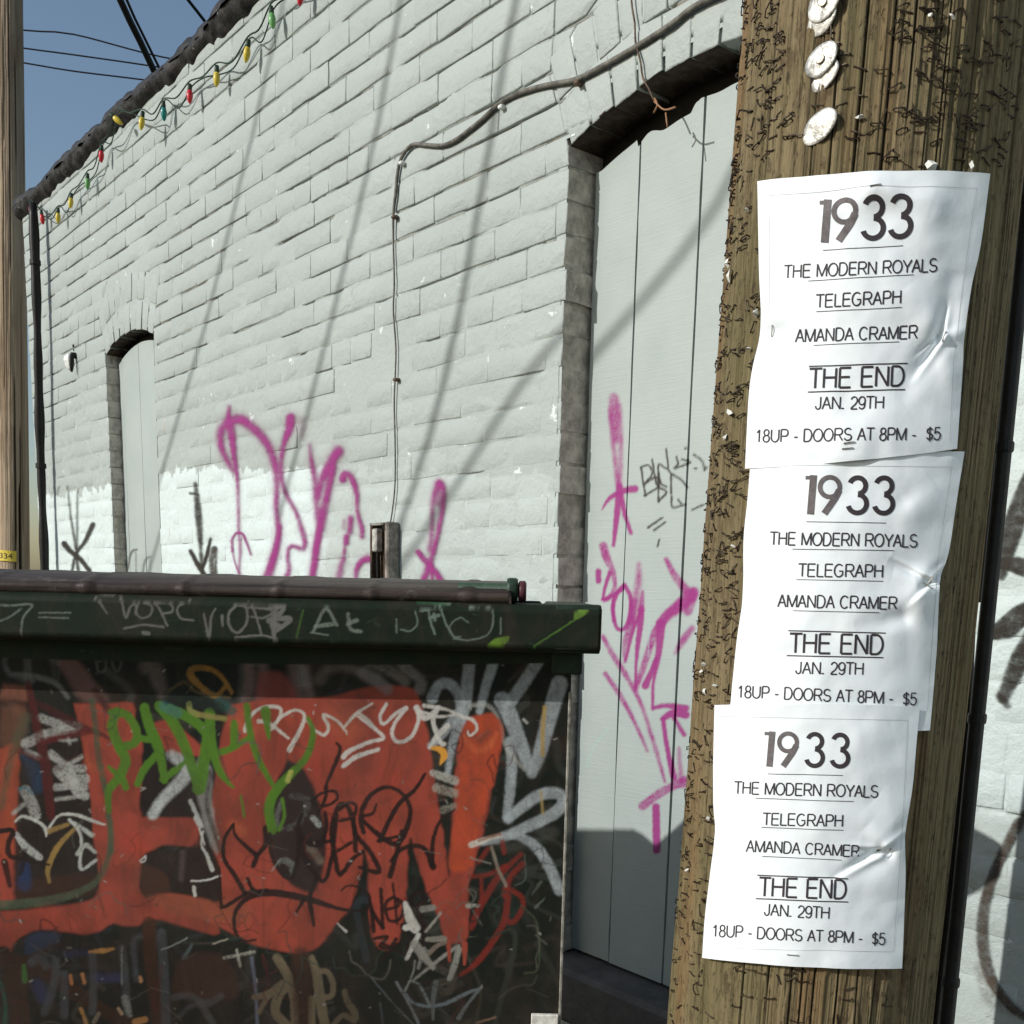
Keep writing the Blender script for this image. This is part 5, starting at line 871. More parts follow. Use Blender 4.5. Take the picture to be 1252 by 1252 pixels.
def wood_pole(name, base, R, phis, zs, cracks, front, seed, top):
    TH, Z = np.meshgrid(phis, zs, indexing='ij'); D = (vnoise(TH * 40 + 10, Z * 2.2, seed) - .5) * .0016 + (vnoise(TH * 12 + 10, Z * .8, seed + 1) - .5) * .003 + (vnoise(TH * 110 + 200, Z * 5, seed + 2) - .5) * .0012
    # flaky splinters: steps in the surface
    D += (sstep(.5, .54, vnoise(TH * 26 + 40, Z * 4.1, seed + 3)) - .5) * .0013; K = np.zeros_like(D)
    for (p0, z0, z1, w, d) in cracks:
        cen = p0 + (vnoise(Z * 3 + 5, Z * 0 + p0 * 7, seed + 4) - .5) * .022 + (vnoise(Z * 14, Z * 0 + p0 * 9, seed + 5) - .5) * .006
        g = np.exp(-((TH - cen) * R / w) ** 2) * sstep(z0 - .03, z0 + .05, Z) * (1 - sstep(z1 - .05, z1 + .03, Z)); D -= g * d; K = np.maximum(K, g * min(1, d / .003))
    taper = (.006 * (1.5 - Z))
    Rr = R + D + np.clip(taper, -.03, .012); P = np.stack([np.cos(TH)[..., None] * front[0] + np.sin(TH)[..., None] * front[1]], 0)[0] * Rr[..., None]; P[..., 2] = Z; P = P + (lean(Z) if name == 'utility_pole' else 0)
    P = np.concatenate([P, P[:1]], 0); K = np.concatenate([K, K[:1]], 0)
    me = grid_mesh(name, P); vcol(me, np.stack([K] * 3 + [np.ones_like(K)], -1).reshape(-1, 4)); return link(name, me, M_wood, None, base)
rc = np.random.default_rng(31); cracks = []
for i in range(120):
    p0 = rc.uniform(-1.6, 1.6); z0 = rc.uniform(.7, 2.2); L = rc.uniform(.05, .5); cracks.append((p0, z0, z0 + L, rc.uniform(.0004, .0009), rc.uniform(.0006, .0024)))
for px, y0, y1, w in ((1041, 0, 215, .0012), (1078, 40, 210, .0016), (1115, 0, 70, .0012), (1180, 10, 210, .001), (1145, 20, 200, .0009), (1012, 120, 215, .001), (990, 0, 200, .0009), (935, 0, 200, .0008), (1020, 1190, 1252, .0014), (1042, 1190, 1252, .0011), (992, 1190, 1252, .0012), (962, 1190, 1252, .0012), (935, 1180, 1252, .001), (905, 1178, 1252, .001), (1062, 1190, 1252, .001), (975, 1190, 1252, .001)):
    p0, za = on_pole(px, y1); _, zb = on_pole(px, y0); cracks.append((float(p0), float(za) - .06, float(zb) + .08, w * .72, .0040))
phis = np.concatenate([np.linspace(-1.75, 1.5, 620), np.linspace(1.55, 2 * math.pi - 1.8, 40)]); zs = np.concatenate([np.linspace(0, .85, 14), np.linspace(.86, 2.32, 300), np.linspace(2.36, 8.6, 60)])
pole = wood_pole('utility_pole', PA, PR, phis, zs, cracks, (PE, PT), 80, 8.6)
tag(pole, 'large greenish brown weathered utility pole bristling with staples and carrying three white posters', 'utility pole')

# staples
M_stap = NT('rusty_staple'); oi = M_stap.n('ShaderNodeObjectInfo'); cs = M_stap.mix(oi.outputs['Random'], (.035, .024, .017), (.09, .065, .042)); M_stap = M_stap.done(cs, .5, None, .3)
def staple_mesh(seed):
    r = random.Random(seed); w = .0055 + r.uniform(-.0006, .0008); t = .00052; h = r.choice((.0009, .0012, .0018, .0030)); b = MB()
    bend = r.uniform(-.0005, .0005); k = r.choice((0, 0, .0006, .0014))
    def bar(p, q):
        p, q = Vector(p), Vector(q); d = (q - p); L = d.length; M = Matrix.Translation(p) @ d.to_track_quat('Z', 'Y').to_matrix().to_4x4(); b.box((-t, -t, 0), (t, t, L), 0, M)
    bar((-w, 0, h), (0, bend, h + k)); bar((0, bend, h + k), (w, 0, h + r.uniform(-.0006, .0006))); bar((-w, 0, -.002), (-w, 0, h + t)); bar((w, 0, -.002), (w, 0, h + t)); return b
st_me = [mesh_np('staple', *(lambda b: (b.v, b.f))(staple_mesh(i)), False) for i in range(14)]
for m_ in st_me: m_.materials.append(M_stap)
def pole_frame(phi, z, roll, off):
    nrm = Vector(PE * math.cos(phi) + PT * math.sin(phi)); up = Vector((0, 0, 1)); tx = up.cross(nrm).normalized(); M = Matrix((tx, up, nrm)).transposed().to_4x4(); M = M @ Matrix.Rotation(roll, 4, 'Z')
    p = Vector(nrm) * (PR + off + .006 * (1.5 - z)) + Vector(PT) * (LEAN * (z - ZR)); M.translation = Vector((p.x, p.y, z)); return M
cand = []; rs_ = np.random.default_rng(5)
while len(cand) < 1150:
    phi, z = rs_.uniform(-1.62, 1.15), rs_.uniform(.93, 2.17); P = polep(phi, z); px, py = proj(P); px, py = float(px), float(py)
    if not (-20 < py < 1275): continue
    dens = .30 + 1.7 * max(0, float(vnoise(phi * 7 + 20, z * 11, 90)) - .38)
    if py > 200 and py < 1180:
        lf = np.interp(py, [212, 400, 482, 573, 860, 862, 1025, 1171], [926, 930, 916, 912, 892, 872, 874, 860])
        if px > lf + 4: continue
        dens *= 1.75 if py < 870 else 1.1
    elif py >= 1180: dens *= .30
    elif px < 960: dens *= 1.0
    elif px > 1080: dens *= 2.0
    else: dens *= .42
    if px > 1175 - py * .07: dens *= .5
    if phi < -1.25: dens *= .55
    if rs_.random() > dens: continue
    cand.append((phi, z, py))
cand = cand[:800]
bV = MB(); kk = 0
for i, (phi, z, py) in enumerate(cand):
    roll = rs_.normal(0, .28) if rs_.random() < .74 else rs_.uniform(-1.6, 1.6); M = pole_frame(phi, z, roll, float(rs_.uniform(-.0008, .0012))); M = M @ Matrix.Rotation(float(rs_.normal(0, .28)), 4, 'X')
    if kk < 292:
        o = bpy.data.objects.new('staple', st_me[i % 14]); COL.objects.link(o); o.parent = pole; o.matrix_local = M; kk += 1
    else:
        me = st_me[i % 14]; bV.add([tuple(M @ v.co) for v in me.vertices], [tuple(p.vertices) for p in me.polygons])
tag(bV.build('staples', M_stap, pole), kind='stuff')

# nailed metal discs
M_tin = simple('dull_tin', (.60, .59, .54), .36, .55, 70, .0008, .5)
def disc(px, py, r, tilt, sq, off, nail=True):
    phi, z = on_pole(np.array(px), np.array(py)); M = pole_frame(float(phi), float(z), tilt, off); b = MB()
    b.lathe([(r * .99, 0), (r, .0005), (r * .97, .0014), (r * .75, .0008), (r * .5, .0016), (r * .3, .0012), (.0005, .0022)], n=26); b.v = [tuple(M @ Vector((p[0] * (1 + .02 * math.sin(3 * math.atan2(p[1], p[0]) + px)), p[1] * sq * (1 + .015 * math.sin(5 * math.atan2(p[1], p[0]) + py)), p[2] + .004 * p[0] / r - .0005 * math.sin(160 * p[0] + px) * math.cos(130 * p[1])))) for p in b.v]; o = b.build('metal_disc', M_tin, pole, None, True)
    if nail:
        b = MB().lathe([(.0042, .0012), (.0044, .003), (.0038, .0038), (.0005, .0042)], n=12); b.v = [tuple(M @ Vector(p)) for p in b.v]; b.build('nail_head', simple('nail', (.42, .38, .30), .4, .3, 60, .0005, .5), o, None, False)
disc(1004, 22, .0168, .45, .78, .0012, False); disc(1008, 4, .018, .3, .86, .0045); disc(1008, 92, .016, .5, .66, .0012, False); disc(1005, 74, .0182, .3, .74, .0045); disc(1002, 155, .0195, .45, .68, .0025, False)
# torn paper scraps still held by staples
M_paper_old = simple('old_paper', (.74, .74, .68), .8, .12, 60)
for i, (px, py, w, h) in enumerate(((1138, 203, 8, 8), (1187, 205, 4, 7), (893, 338, 8, 10), (891, 322, 4, 6), (894, 505, 4, 6), (889, 535, 5, 4), (925, 383, 3, 5), (1051, 143, 6, 2.5), (915, 256, 3, 3), (916, 426, 4, 2), (900, 668, 5, 2), (864, 812, 6, 3), (862, 822, 3, 4), (877, 838, 4, 2), (1138, 18, 4, 3), (1163, 20, 6, 1.5), (845, 1064, 3, 3), (917, 548, 3, 5), (866, 845, 4, 5), (870, 1000, 3, 2))):
    phi, z = on_pole(np.array(float(px)), np.array(float(py))); M = pole_frame(float(phi), float(z), rng.uniform(-1, 1), .002); w, h = w / 1240, h / 1240; n = 7; v = []
    for k in range(n):
        a = 2 * math.pi * k / n; rr = rng.uniform(.6, 1.2); v.append(M @ Vector((math.cos(a) * w * rr, math.sin(a) * h * rr, rng.uniform(-.001, .004))))
    v.append(M @ Vector((0, 0, .005))); b = MB().add(v, [(k, (k + 1) % n, n) for k in range(n)]); b.build('paper_scrap', M_paper_old, pole)

# ------------------------------------------------------------------ posters
M_pap = NT('poster_paper'); cpp = M_pap.mix(M_pap.ramp(M_pap.noise(3, 3), .3, .7), (.80, .855, .865), (.84, .89, .90)); M_pap = M_pap.done(cpp, .55, M_pap.bump(M_pap.noise(30, 5, .6), .0017, .55)); M_pap.node_tree.nodes['Principled BSDF'].inputs['Specular IOR Level'].default_value = .3
M_ink = simple('printed_ink', (.045, .037, .040), .6, .15, 80, .0001); M_inkg = simple('printed_grey_ink', (.13, .115, .115), .6, .25, 160, .0001); M_line = simple('faint_ink', (.50, .50, .50), .6, .1, 80, .0001); M_wire = simple('bright_staple', (.40, .38, .34), .35, .2, 90, .0002, .7)
class Sheet:
    """a curved sheet: hugging the pole left of its front line, springing free to the right"""
    def __init__(s, L, Rt, lift, Rp, creases, seed):
        s.L, s.Rt, s.lift, s.Rp, s.cr, s.seed = L, Rt, lift, Rp, creases, seed
    def depth(s, X):
        Rc = PR + .004 + s.lift; return np.where(X < 0, np.sqrt(np.maximum(Rc ** 2 - X ** 2, .0004)), Rc - X ** 2 / (2 * s.Rp))
    def hit(s, px, py):
        q = ray(px, py); t = np.full(np.shape(px), 1.1); a0 = (CAM - PA)
        for _ in range(14):
            P = a0 + q * t[..., None]; X = P @ PT - LEAN * (P[..., 2] - ZR); f = P @ PE - s.depth(X); P2 = a0 + q * (t + 1e-4)[..., None]; f2 = P2 @ PE - s.depth(P2 @ PT - LEAN * (P2[..., 2] - ZR)); t = t - f / ((f2 - f) / 1e-4)
        P = a0 + q * t[..., None]; return P @ PT - LEAN * (P[..., 2] - ZR), P[..., 2]
    def rel(s, px, py):
        h = np.zeros(np.shape(px))
        for (x0, y0, x1, y1, w, amp, side) in s.cr:
            dx, dy = x1 - x0, y1 - y0; L = math.hypot(dx, dy); t = np.clip(((px - x0) * dx + (py - y0) * dy) / L ** 2, 0, 1); e = ((px - x0) * dy - (py - y0) * dx) / L
            D = np.hypot(px - x0 - t * dx, py - y0 - t * dy); fall = (1 - t) ** .8 * .9 + .1
            h += amp * fall * (np.exp(-(D / w) ** 2) if side == 0 else np.exp(-(D / w) ** 2) * np.tanh(e / (w * .35)) * side)
        h += (vnoise(px * .021 + 3, py * .017, s.seed) - .5) * .0034 + (vnoise(px * .055 + 3, py * .05, s.seed + 1) - .5) * .0015
        return h
    def at(s, px, py, off=0.0):
        px = np.asarray(px, float); py = np.asarray(py, float); X, Z = s.hit(px, py); D = s.depth(X) + s.rel(px, py) + off
        return PA + lean(Z) + PT * X[..., None] + PE * D[..., None] + np.array([0, 0, 1.0]) * Z[..., None]
    def mesh(s, nu=150, nv=190):
        u = np.linspace(0, 1, nu); v = np.linspace(0, 1, nv); L = np.array(s.L, float); R = np.array(s.Rt, float)
        def edge(E): t = (E[:, 1] - E[0, 1]) / (E[-1, 1] - E[0, 1]); Q = smooth_path(E, 8); tq = (Q[:, 1] - E[0, 1]) / (E[-1, 1] - E[0, 1]); return np.interp(v, tq, Q[:, 0]), np.interp(v, tq, Q[:, 1])
        lx, ly = edge(L); rx, ry = edge(R); bow = s.bow if hasattr(s, 'bow') else (0, 0)
        PXg = lx[None] * (1 - u[:, None]) + rx[None] * u[:, None]; PYg = ly[None] * (1 - u[:, None]) + ry[None] * u[:, None]
        bo = 4 * u[:, None] * (1 - u[:, None]) * (bow[0] * (1 - v[None]) + bow[1] * v[None]); return s.at(PXg, PYg + bo)
FONT_CACHE = {}
def glyphs(txt):
    if txt not in FONT_CACHE:
        c = bpy.data.curves.new('t', 'FONT'); c.body = txt; c.size = 1; c.resolution_u = 3; c.space_character = 1.0; o = bpy.data.objects.new('t', c); COL.objects.link(o); bpy.context.view_layer.update()
        me = o.to_mesh(); V = np.array([v.co[:2] for v in me.vertices]); F = [tuple(p.vertices) for p in me.polygons]; o.to_mesh_clear(); bpy.data.objects.remove(o); bpy.data.curves.remove(c); FONT_CACHE[txt] = (V, F)
    return FONT_CACHE[txt]
def _arc(cx, cy, rx, ry, a0, a1, n=9): return [(cx + rx * math.cos(math.radians(t)), cy + ry * math.sin(math.radians(t))) for t in np.linspace(a0, a1, n)]
GLY = {   # plain grotesque skeletons in cap-height units: (advance, strokes)
 'A': (.92, [[(.04, 0), (.45, 1)], [(.45, 1), (.86, 0)], [(.18, .36), (.72, .36)]]), 'C': (1.0, [_arc(.50, .5, .42, .5, 42, 318, 22)]), 'D': (1.0, [[(.12, 0), (.12, 1)], [(.12, 1), (.45, 1)] + _arc(.45, .5, .44, .5, 90, -90, 16) + [(.12, 0)]]),
 'E': (.92, [[(.12, 0), (.12, 1)], [(.12, 1), (.82, 1)], [(.12, .53), (.76, .53)], [(.12, 0), (.84, 0)]]), 'G': (1.08, [_arc(.53, .5, .44, .5, 48, 320, 22) + [(.90, .20), (.90, .46), (.55, .46)]]), 'H': (1.0, [[(.12, 0), (.12, 1)], [(.88, 0), (.88, 1)], [(.12, .53), (.88, .53)]]),
 'J': (.70, [[(.56, 1), (.56, .28)] + _arc(.32, .27, .24, .27, 0, -180, 10)]), 'L': (.78, [[(.12, 1), (.12, 0)], [(.12, 0), (.74, 0)]]), 'M': (1.16, [[(.11, 0), (.11, 1)], [(.11, 1), (.58, .02)], [(.58, .02), (1.05, 1)], [(1.05, 1), (1.05, 0)]]), 'N': (1.0, [[(.12, 0), (.12, 1)], [(.12, 1), (.88, 0)], [(.88, 0), (.88, 1)]]),
 'O': (1.08, [_arc(.54, .5, .46, .5, 90, 450, 26)]), 'P': (.92, [[(.12, 0), (.12, 1)], [(.12, 1), (.55, 1)] + _arc(.55, .73, .27, .27, 90, -90, 12) + [(.12, .46)]]), 'R': (1.0, [[(.12, 0), (.12, 1)], [(.12, 1), (.60, 1)] + _arc(.60, .74, .27, .26, 90, -90, 12) + [(.12, .48)], [(.55, .46), (.92, 0)]]),
 'S': (.92, [_arc(.46, .745, .33, .255, 30, 200, 12) + _arc(.46, .745, .33, .255, 215, 255, 3) + [(.55, .47)] + _arc(.46, .255, .36, .255, 55, -15, 5) + _arc(.46, .255, .36, .255, -30, -165, 10)]), 'T': (.85, [[(.02, 1), (.83, 1)], [(.425, 1), (.425, 0)]]), 'U': (1.0, [[(.12, 1), (.12, .36)] + _arc(.5, .37, .38, .37, 180, 360, 14) + [(.88, 1)]]),
 'Y': (.92, [[(.03, 1), (.46, .43)], [(.46, .43), (.89, 1)], [(.46, .43), (.46, 0)]]), '1': (.77, [[(.16, .76), (.30, .84), (.42, 1)], [(.42, 1), (.42, 0)]]), '2': (.77, [_arc(.38, .70, .30, .30, 165, -20, 12) + [(.50, .38), (.20, .16), (.07, .01)], [(.07, 0), (.70, 0)]]), '5': (.77, [[(.64, 1), (.18, 1), (.11, .50)], [(.11, .50)] + _arc(.37, .32, .32, .33, 125, -150, 16)]),
 '8': (.77, [_arc(.38, .76, .25, .24, 90, 450, 18), _arc(.38, .26, .31, .27, 90, 450, 20)]), '9': (.77, [_arc(.38, .67, .31, .33, 90, 450, 20), [(.69, .70), (.68, .40)] + _arc(.38, .30, .29, .30, 10, -150, 12)]), '$': (.77, [_arc(.38, .72, .28, .21, 25, 200, 12) + [(.16, .58), (.40, .49)] + _arc(.38, .27, .31, .22, 70, -160, 14), [(.385, 1.08), (.385, -.13)]]),
 '-': (.46, [[(.05, .36), (.41, .36)]]), '.': (.38, [[(.14, .0), (.14, .11)]]), ' ': (.50, [])}
def put_text(mb, sh, txt, x0, y0, x1, y1, cap, off=.00045, slant=.05):
    tot = sum(GLY[c][0] for c in txt) - .18; sx = (x1 - x0) / tot; cur = -.09; w = cap * .118; kk_ = 0
    for c in txt:
        adv, sts = GLY[c]
        for q in sts:
            q = [(x0 + (cur + a) * sx + b * cap * slant, y0 + (y1 - y0) * (cur + a) / tot - b * cap) for a, b in q]
            Q = np.array(q)
            if len(Q) < 3: Q = Q[0] + (Q[-1] - Q[0]) * np.linspace(0, 1, max(2, int(np.linalg.norm(Q[-1] - Q[0]) / 4) + 1))[:, None]
            T_ = np.gradient(Q, axis=0); T_ /= np.linalg.norm(T_, axis=1)[:, None] + 1e-9; Nn = np.stack([-T_[:, 1], T_[:, 0]], 1); ww = w * (1.7 if c == '.' else 1.0)
            P = np.empty((2 * len(Q), 2)); P[0::2] = Q + Nn * ww / 2; P[1::2] = Q - Nn * ww / 2; kk_ += 1
            mb.add(sh.at(P[:, 0], P[:, 1], off + (kk_ % 3) * .00004) - PA, [(2 * i, 2 * i + 1, 2 * i + 3, 2 * i + 2) for i in range(len(Q) - 1)])
        cur += adv
def put_text_font(mb, sh, txt, x0, y0, x1, y1, cap, off=.00045, slant=.06, base=PR * 0):
    V, F = glyphs(txt); a, b = V.min(0), V.max(0); hcap = .729 if '$' not in txt else .729
    u = (V[:, 0] - a[0]) / (b[0] - a[0]); h = V[:, 1] / hcap * cap; px = x0 + (x1 - x0) * u + h * slant; py = y0 + (y1 - y0) * u - h; mb.add(sh.at(px, py, off) - PA, F)
def put_ribbon(mb, sh, pts, w, off=.0004, closed=False, step=2.0, sm=True):
    Q = smooth_path(pts, step) if sm else np.vstack([np.linspace(pts[i], pts[i + 1], max(2, int(np.hypot(*(np.subtract(pts[i + 1], pts[i]))) / 4)), endpoint=(i == len(pts) - 2)) for i in range(len(pts) - 1)])
    T = np.gradient(Q, axis=0); T /= np.linalg.norm(T, axis=1)[:, None] + 1e-9; N = np.stack([-T[:, 1], T[:, 0]], 1); A = Q + N * w / 2; B = Q - N * w / 2; P = np.empty((2 * len(Q), 2)); P[0::2] = A; P[1::2] = B
    mb.add(sh.at(P[:, 0], P[:, 1], off) - PA, [(2 * i, 2 * i + 1, 2 * i + 3, 2 * i + 2) for i in range(len(Q) - 1)])
def arc(cx, cy, rx, ry, a0, a1, n=26): a = np.radians(np.linspace(a0, a1, n)); return [(cx + rx * math.cos(t), cy + ry * math.sin(t)) for t in a]
def numerals(mb, mg, sh, x0, y0, x1, y1, h):
    """1933 in open geometric figures; box left-bottom (x0,y0) to right-bottom (x1,y1), height h px"""
    w = x1 - x0; ux, uy = 1.0, (y1 - y0) / w
    def T(p): return [(x0 + a * w + b * h * .02, y0 + uy * a * w - b * h) for (a, b) in p]
    def arcT(cx, cy, r, a0, a1): return T([(cx + r * h / w * math.cos(math.radians(t)), cy + r * math.sin(math.radians(t))) for t in np.linspace(a0, a1, 30)])
    sw = h * .105
    put_ribbon(mg, sh, T([(.0, .935), (.075, .935)]), sw * .9, .00046, sm=False); put_ribbon(mg, sh, T([(.088, 1.0), (.062, 0)]), sw * 1.7, .0005, sm=False)
    k = h / w; r9 = .29; cx9 = .27
    put_ribbon(mg, sh, arcT(cx9, .70, r9 - .04, -95, 265), sw * 1.15, .00046); put_ribbon(mg, sh, T([(cx9 + (r9 - .05) * k, .63), (cx9 + .14 * k, .42), (cx9 - .13 * k, .02)]), sw * 1.6, .0005, sm=False)
    for cx in (.575, .865):
        put_ribbon(mb, sh, arcT(cx, .745, .205, 160, -85), sw * 1.2, .00046); put_ribbon(mb, sh, arcT(cx, .285, .235, 88, -165), sw * 1.2, .0005)
    # pale centre line printed inside the strokes
def line(mb, sh, x0, y0, x1, y1, w): put_ribbon(mb, sh, [(x0, y0), (x1, y1)], w, .00042, sm=False)
def poster(idx, label, sh, T, pins):
    P = sh.mesh(); o = link('poster', grid_mesh('poster', P - PA), M_pap, None, PA); tag(o, label, 'poster', 'three gig posters stapled to the pole'); mb, mg, ml = MB(), MB(), MB()
    n = T['num']; numerals(mb, mg, sh, *n); line(mb, sh, *T['u1'], .8); W_ = T['w']
    for key, txt in (('a', 'THE MODERN ROYALS'), ('b', 'TELEGRAPH'), ('c', 'AMANDA CRAMER'), ('d', 'THE END'), ('e', 'JAN. 29TH'), ('f', '18UP - DOORS AT 8PM -  $5')): put_text(mb, sh, txt, *T[key])
    for q in T['lines']: line(mb, sh, *q)
    for q in T['border']: line(ml, sh, *q)
    mg.build('numerals', M_inkg, o); mb.build('lettering', M_ink, o); ml.build('border_line', M_line, o)
    for (px, py, a) in pins:
        c_ = np.array([px, py]); d = np.array([math.cos(a), -math.sin(a)]) * 6.5; b = MB(); A = sh.at(*(c_ - d), .0012) - PA; B = sh.at(*(c_ + d), .0014) - PA; A0 = sh.at(*(c_ - d), -.002) - PA; B0 = sh.at(*(c_ + d), -.002) - PA; b.tube(np.array([A0, A, A * .5 + B * .5, B, B0]), .0006, 5); b.build('poster_staple', M_wire, o)
    return o
T1 = dict(w=1, num=(1001, 297, 1116, 292, 53), u1=(1006, 306, 1104, 301), a=(959, 340, 1145, 332.5, 15.5), b=(998, 376, 1101, 371.5, 15.5), c=(973, 418, 1121, 413.5, 15.5), d=(990, 475, 1105, 471, 24), e=(997, 500.5, 1080, 499.5, 15), f=(924, 540.5, 1149, 538, 15),
          lines=[(988, 343.5, 1117, 336.5, .8), (998, 381, 1102.5, 376.3, .8), (994.6, 421.7, 1099.5, 417.6, .8), (989, 448, 1110, 443.6, 1.5), (987.7, 479.5, 1106.7, 475.8, 1.5)],
          border=[(940, 240, 1045, 230.5, .55), (1045, 230.5, 1194, 230, .55), (1194, 230, 1177, 350, .55), (1177, 350, 1166, 440, .5), (1166, 440, 1161, 540, .5), (940, 240, 941, 388, .4)])
T2 = dict(w=1, num=(984, 629, 1095, 630, 48), u1=(986, 638, 1083, 639.5), a=(942, 666, 1121, 669, 15.3), b=(976.5, 704.7, 1079, 706, 15.3), c=(951.5, 742, 1096, 745, 15), d=(966, 798, 1079, 800, 23.5), e=(973, 823.5, 1055, 825, 14.5), f=(902, 852.5, 1120, 862, 14.5),
          lines=[(969, 671.5, 1093, 673, .8), (973.6, 708.6, 1080, 710.6, .8), (969.6, 746.6, 1075, 749, .8), (964, 771, 1083, 774, 1.4), (961.8, 801.6, 1080, 804, 1.4)],
          border=[(925, 568, 1164, 571, .5), (1164, 571, 1146, 690, .5), (1146, 690, 1134, 869, .5)])
T3 = dict(w=1, num=(934, 937, 1041, 939.5, 43), u1=(939, 946, 1030.5, 948), a=(898, 970.4, 1073, 975, 14.5), b=(933, 1008.5, 1030, 1010.5, 14.3), c=(913, 1041, 1050, 1048, 14), d=(928.7, 1095.4, 1034, 1099, 22.5), e=(934.6, 1118.8, 1013.5, 1123, 14), f=(871, 1144.7, 1081.5, 1155, 14),
          lines=[(924, 976, 1043.6, 980, .8), (931, 1011.7, 1031, 1015, .8), (932, 1047, 1029, 1052, .8), (926, 1070, 1036.7, 1074.6, 1.4), (924, 1098.6, 1037, 1103, 1.4)],
          border=[(880, 876, 1110, 880.7, .5), (1110, 880.7, 1104, 1000, .5), (1104, 1000, 1092.6, 1163.7, .5), (1092.6, 1163.7, 900, 1160, .45)])
# creases: (x0, y0, x1, y1, half-width px, height m, side)   side 0 = ridge, +-1 = step
s1 = Sheet([(926, 222), (928, 330), (930, 400), (920, 450), (915, 490), (911, 573)], [(1211, 212), (1199, 300), (1188, 350), (1178.5, 415), (1177, 450), (1170, 549)], .0055, .155,
           [(1152, 412, 1168, 330, 12, -.007, 0), (1152, 416, 1105, 468, 15, -.009, 0), (1152, 410, 1160, 372, 7, .0060, -1), (1152, 414, 1118, 462, 7, .0065, 1), (1150, 408, 1120, 436, 5, .0035, 1), (1154, 410, 1108, 352, 20, .006, 0), (1156, 414, 1186, 402, 8, .004, 0), (1150, 420, 1170, 500, 16, .0045, 0), (1070, 232, 1030, 262, 20, .005, 0), (1072, 230, 1140, 256, 20, .006, 0), (1140, 250, 1130, 330, 24, .005, 0), (1072, 230, 1080, 290, 16, -.003, 0), (930, 402, 985, 360, 12, .004, 0), (934, 404, 1000, 412, 9, -.003, 0), (1040, 545, 980, 505, 26, .004, 0), (1040, 545, 1110, 500, 26, .004, 0), (1040, 548, 1045, 520, 12, -.003, 0)], 201)
s1.bow = (-7, 3)
s2 = Sheet([(918, 560), (914, 610), (909, 660), (908, 730), (900, 790), (890, 893)], [(1179.5, 552), (1170, 610), (1160, 676), (1150, 705), (1147.5, 735), (1145, 800), (1137, 893)], .0040, .155,
           [(1137, 711, 1088, 682, 14, -.008, 0), (1137, 708, 1092, 684, 6, .006, -1), (1135, 716, 1112, 738, 6, .005, 1), (1137, 711, 1158, 690, 5, .004, 1), (1137, 711, 1092, 700, 10, .006, 0), (1137, 711, 1160, 684, 9, -.006, 0), (1137, 714, 1120, 716, 9, -.005, 0), (1136, 716, 1104, 756, 22, .010, 0), (1104, 754, 1045, 768, 12, -.006, 0), (1137, 716, 1136, 790, 18, .005, 0), (1120, 620, 1150, 600, 24, .004, 0), (1105, 612, 1138, 590, 12, -.003, 0), (910, 728, 990, 720, 12, .0025, 0), (980, 770, 1040, 724, 20, .003, 0)], 211)
s2.bow = (-2, 2)
s3 = Sheet([(873.5, 862), (872, 930), (872, 985), (874, 1020), (868, 1070), (862, 1120), (858.5, 1171)], [(1125, 864), (1120, 915), (1116, 960), (1108, 1010), (1106.5, 1032), (1107, 1080), (1103, 1184)], .0080, .150,
           [(1086, 1040, 1109, 1014, 10, -.004, 0), (1086, 1040, 1052, 1032, 10, -.004, 0), (1086, 1034, 1112, 1016, 6, .006, 1), (1084, 1040, 1040, 1036, 6, .005, -1), (1076, 1044, 1016, 1078, 7, .006, 1), (1082, 1046, 1014, 1076, 13, -.005, 0), (1088, 1036, 1060, 1010, 14, .006, 0), (1090, 1048, 1100, 1100, 22, .005, 0), (1095, 1000, 1070, 976, 22, .004, 0), (878, 1012, 960, 1020, 8, -.003, 0), (876, 1026, 930, 1050, 12, .0025, 0), (1050, 900, 1090, 890, 22, .003, 0), (969, 1167, 940, 1120, 26, .003, 0)], 221)
s3.bow = (-2, 5)
poster(1, 'top poster of the three on the pole, its upper right corner flaring out', s1, T1, [(1070, 230, .15), (1154, 412, 1.2), (1038, 542, .15), (1036, 549, .1), (944, 405, 1.5)])
poster(2, 'middle poster, pinched at its right edge and tucked between two others', s2, T2, [(1136, 711, .9), (1134, 716, -.6)])
poster(3, 'lowest poster of the three, its bottom edge above bare pole wood', s3, T3, [(1085, 1042, .8), (969, 1167, -.05)])

# pipes beside the pole
def vpipe(name, px, py, y, r, z0, z1, label, wob=0.0, mat=None, cat='conduit'):
    b = aty(px, py, y); z = np.linspace(z0, z1, 90); pts = [(b[0] + wob * (float(vnoise(np.array(t * 3.1), np.array(1.0), 301)) - .5), y + wob * .4 * (float(vnoise(np.array(t * 4.3), np.array(5.0), 302)) - .5), t) for t in z]
    o = MB().tube(pts, r, 14).build(name, mat or M_black, None, None, True); tag(o, label, cat); return o, b
M_cond = simple('dark_conduit', (.030, .027, .025), .38, .25, 30, .0006)
c1, cb1 = vpipe('conduit', 1186.5, 960, 1.30, .0092, .0, 6, 'straight dark conduit running up just right of the postered pole', .0, M_cond)
for z in (1.02, 1.36, 1.68, 1.95):
    m = MB(); m.lathe([(.0102, -.006), (.011, -.004), (.011, .004), (.0102, .006)], (cb1[0], 1.30, z)); m.build('strap', M_cond, c1)
c2_, cb2 = vpipe('ground_wire', 1172, 960, 1.33, .0045, 0, 6, 'thin wavy ground wire hanging between the pole and the conduit', .016, M_cond, 'wire')
c3_, cb3 = vpipe('conduit', 1211, 560, 1.36, .011, 1.50, 6, 'upper dark conduit close against the shaded side of the pole', .004, M_cond)

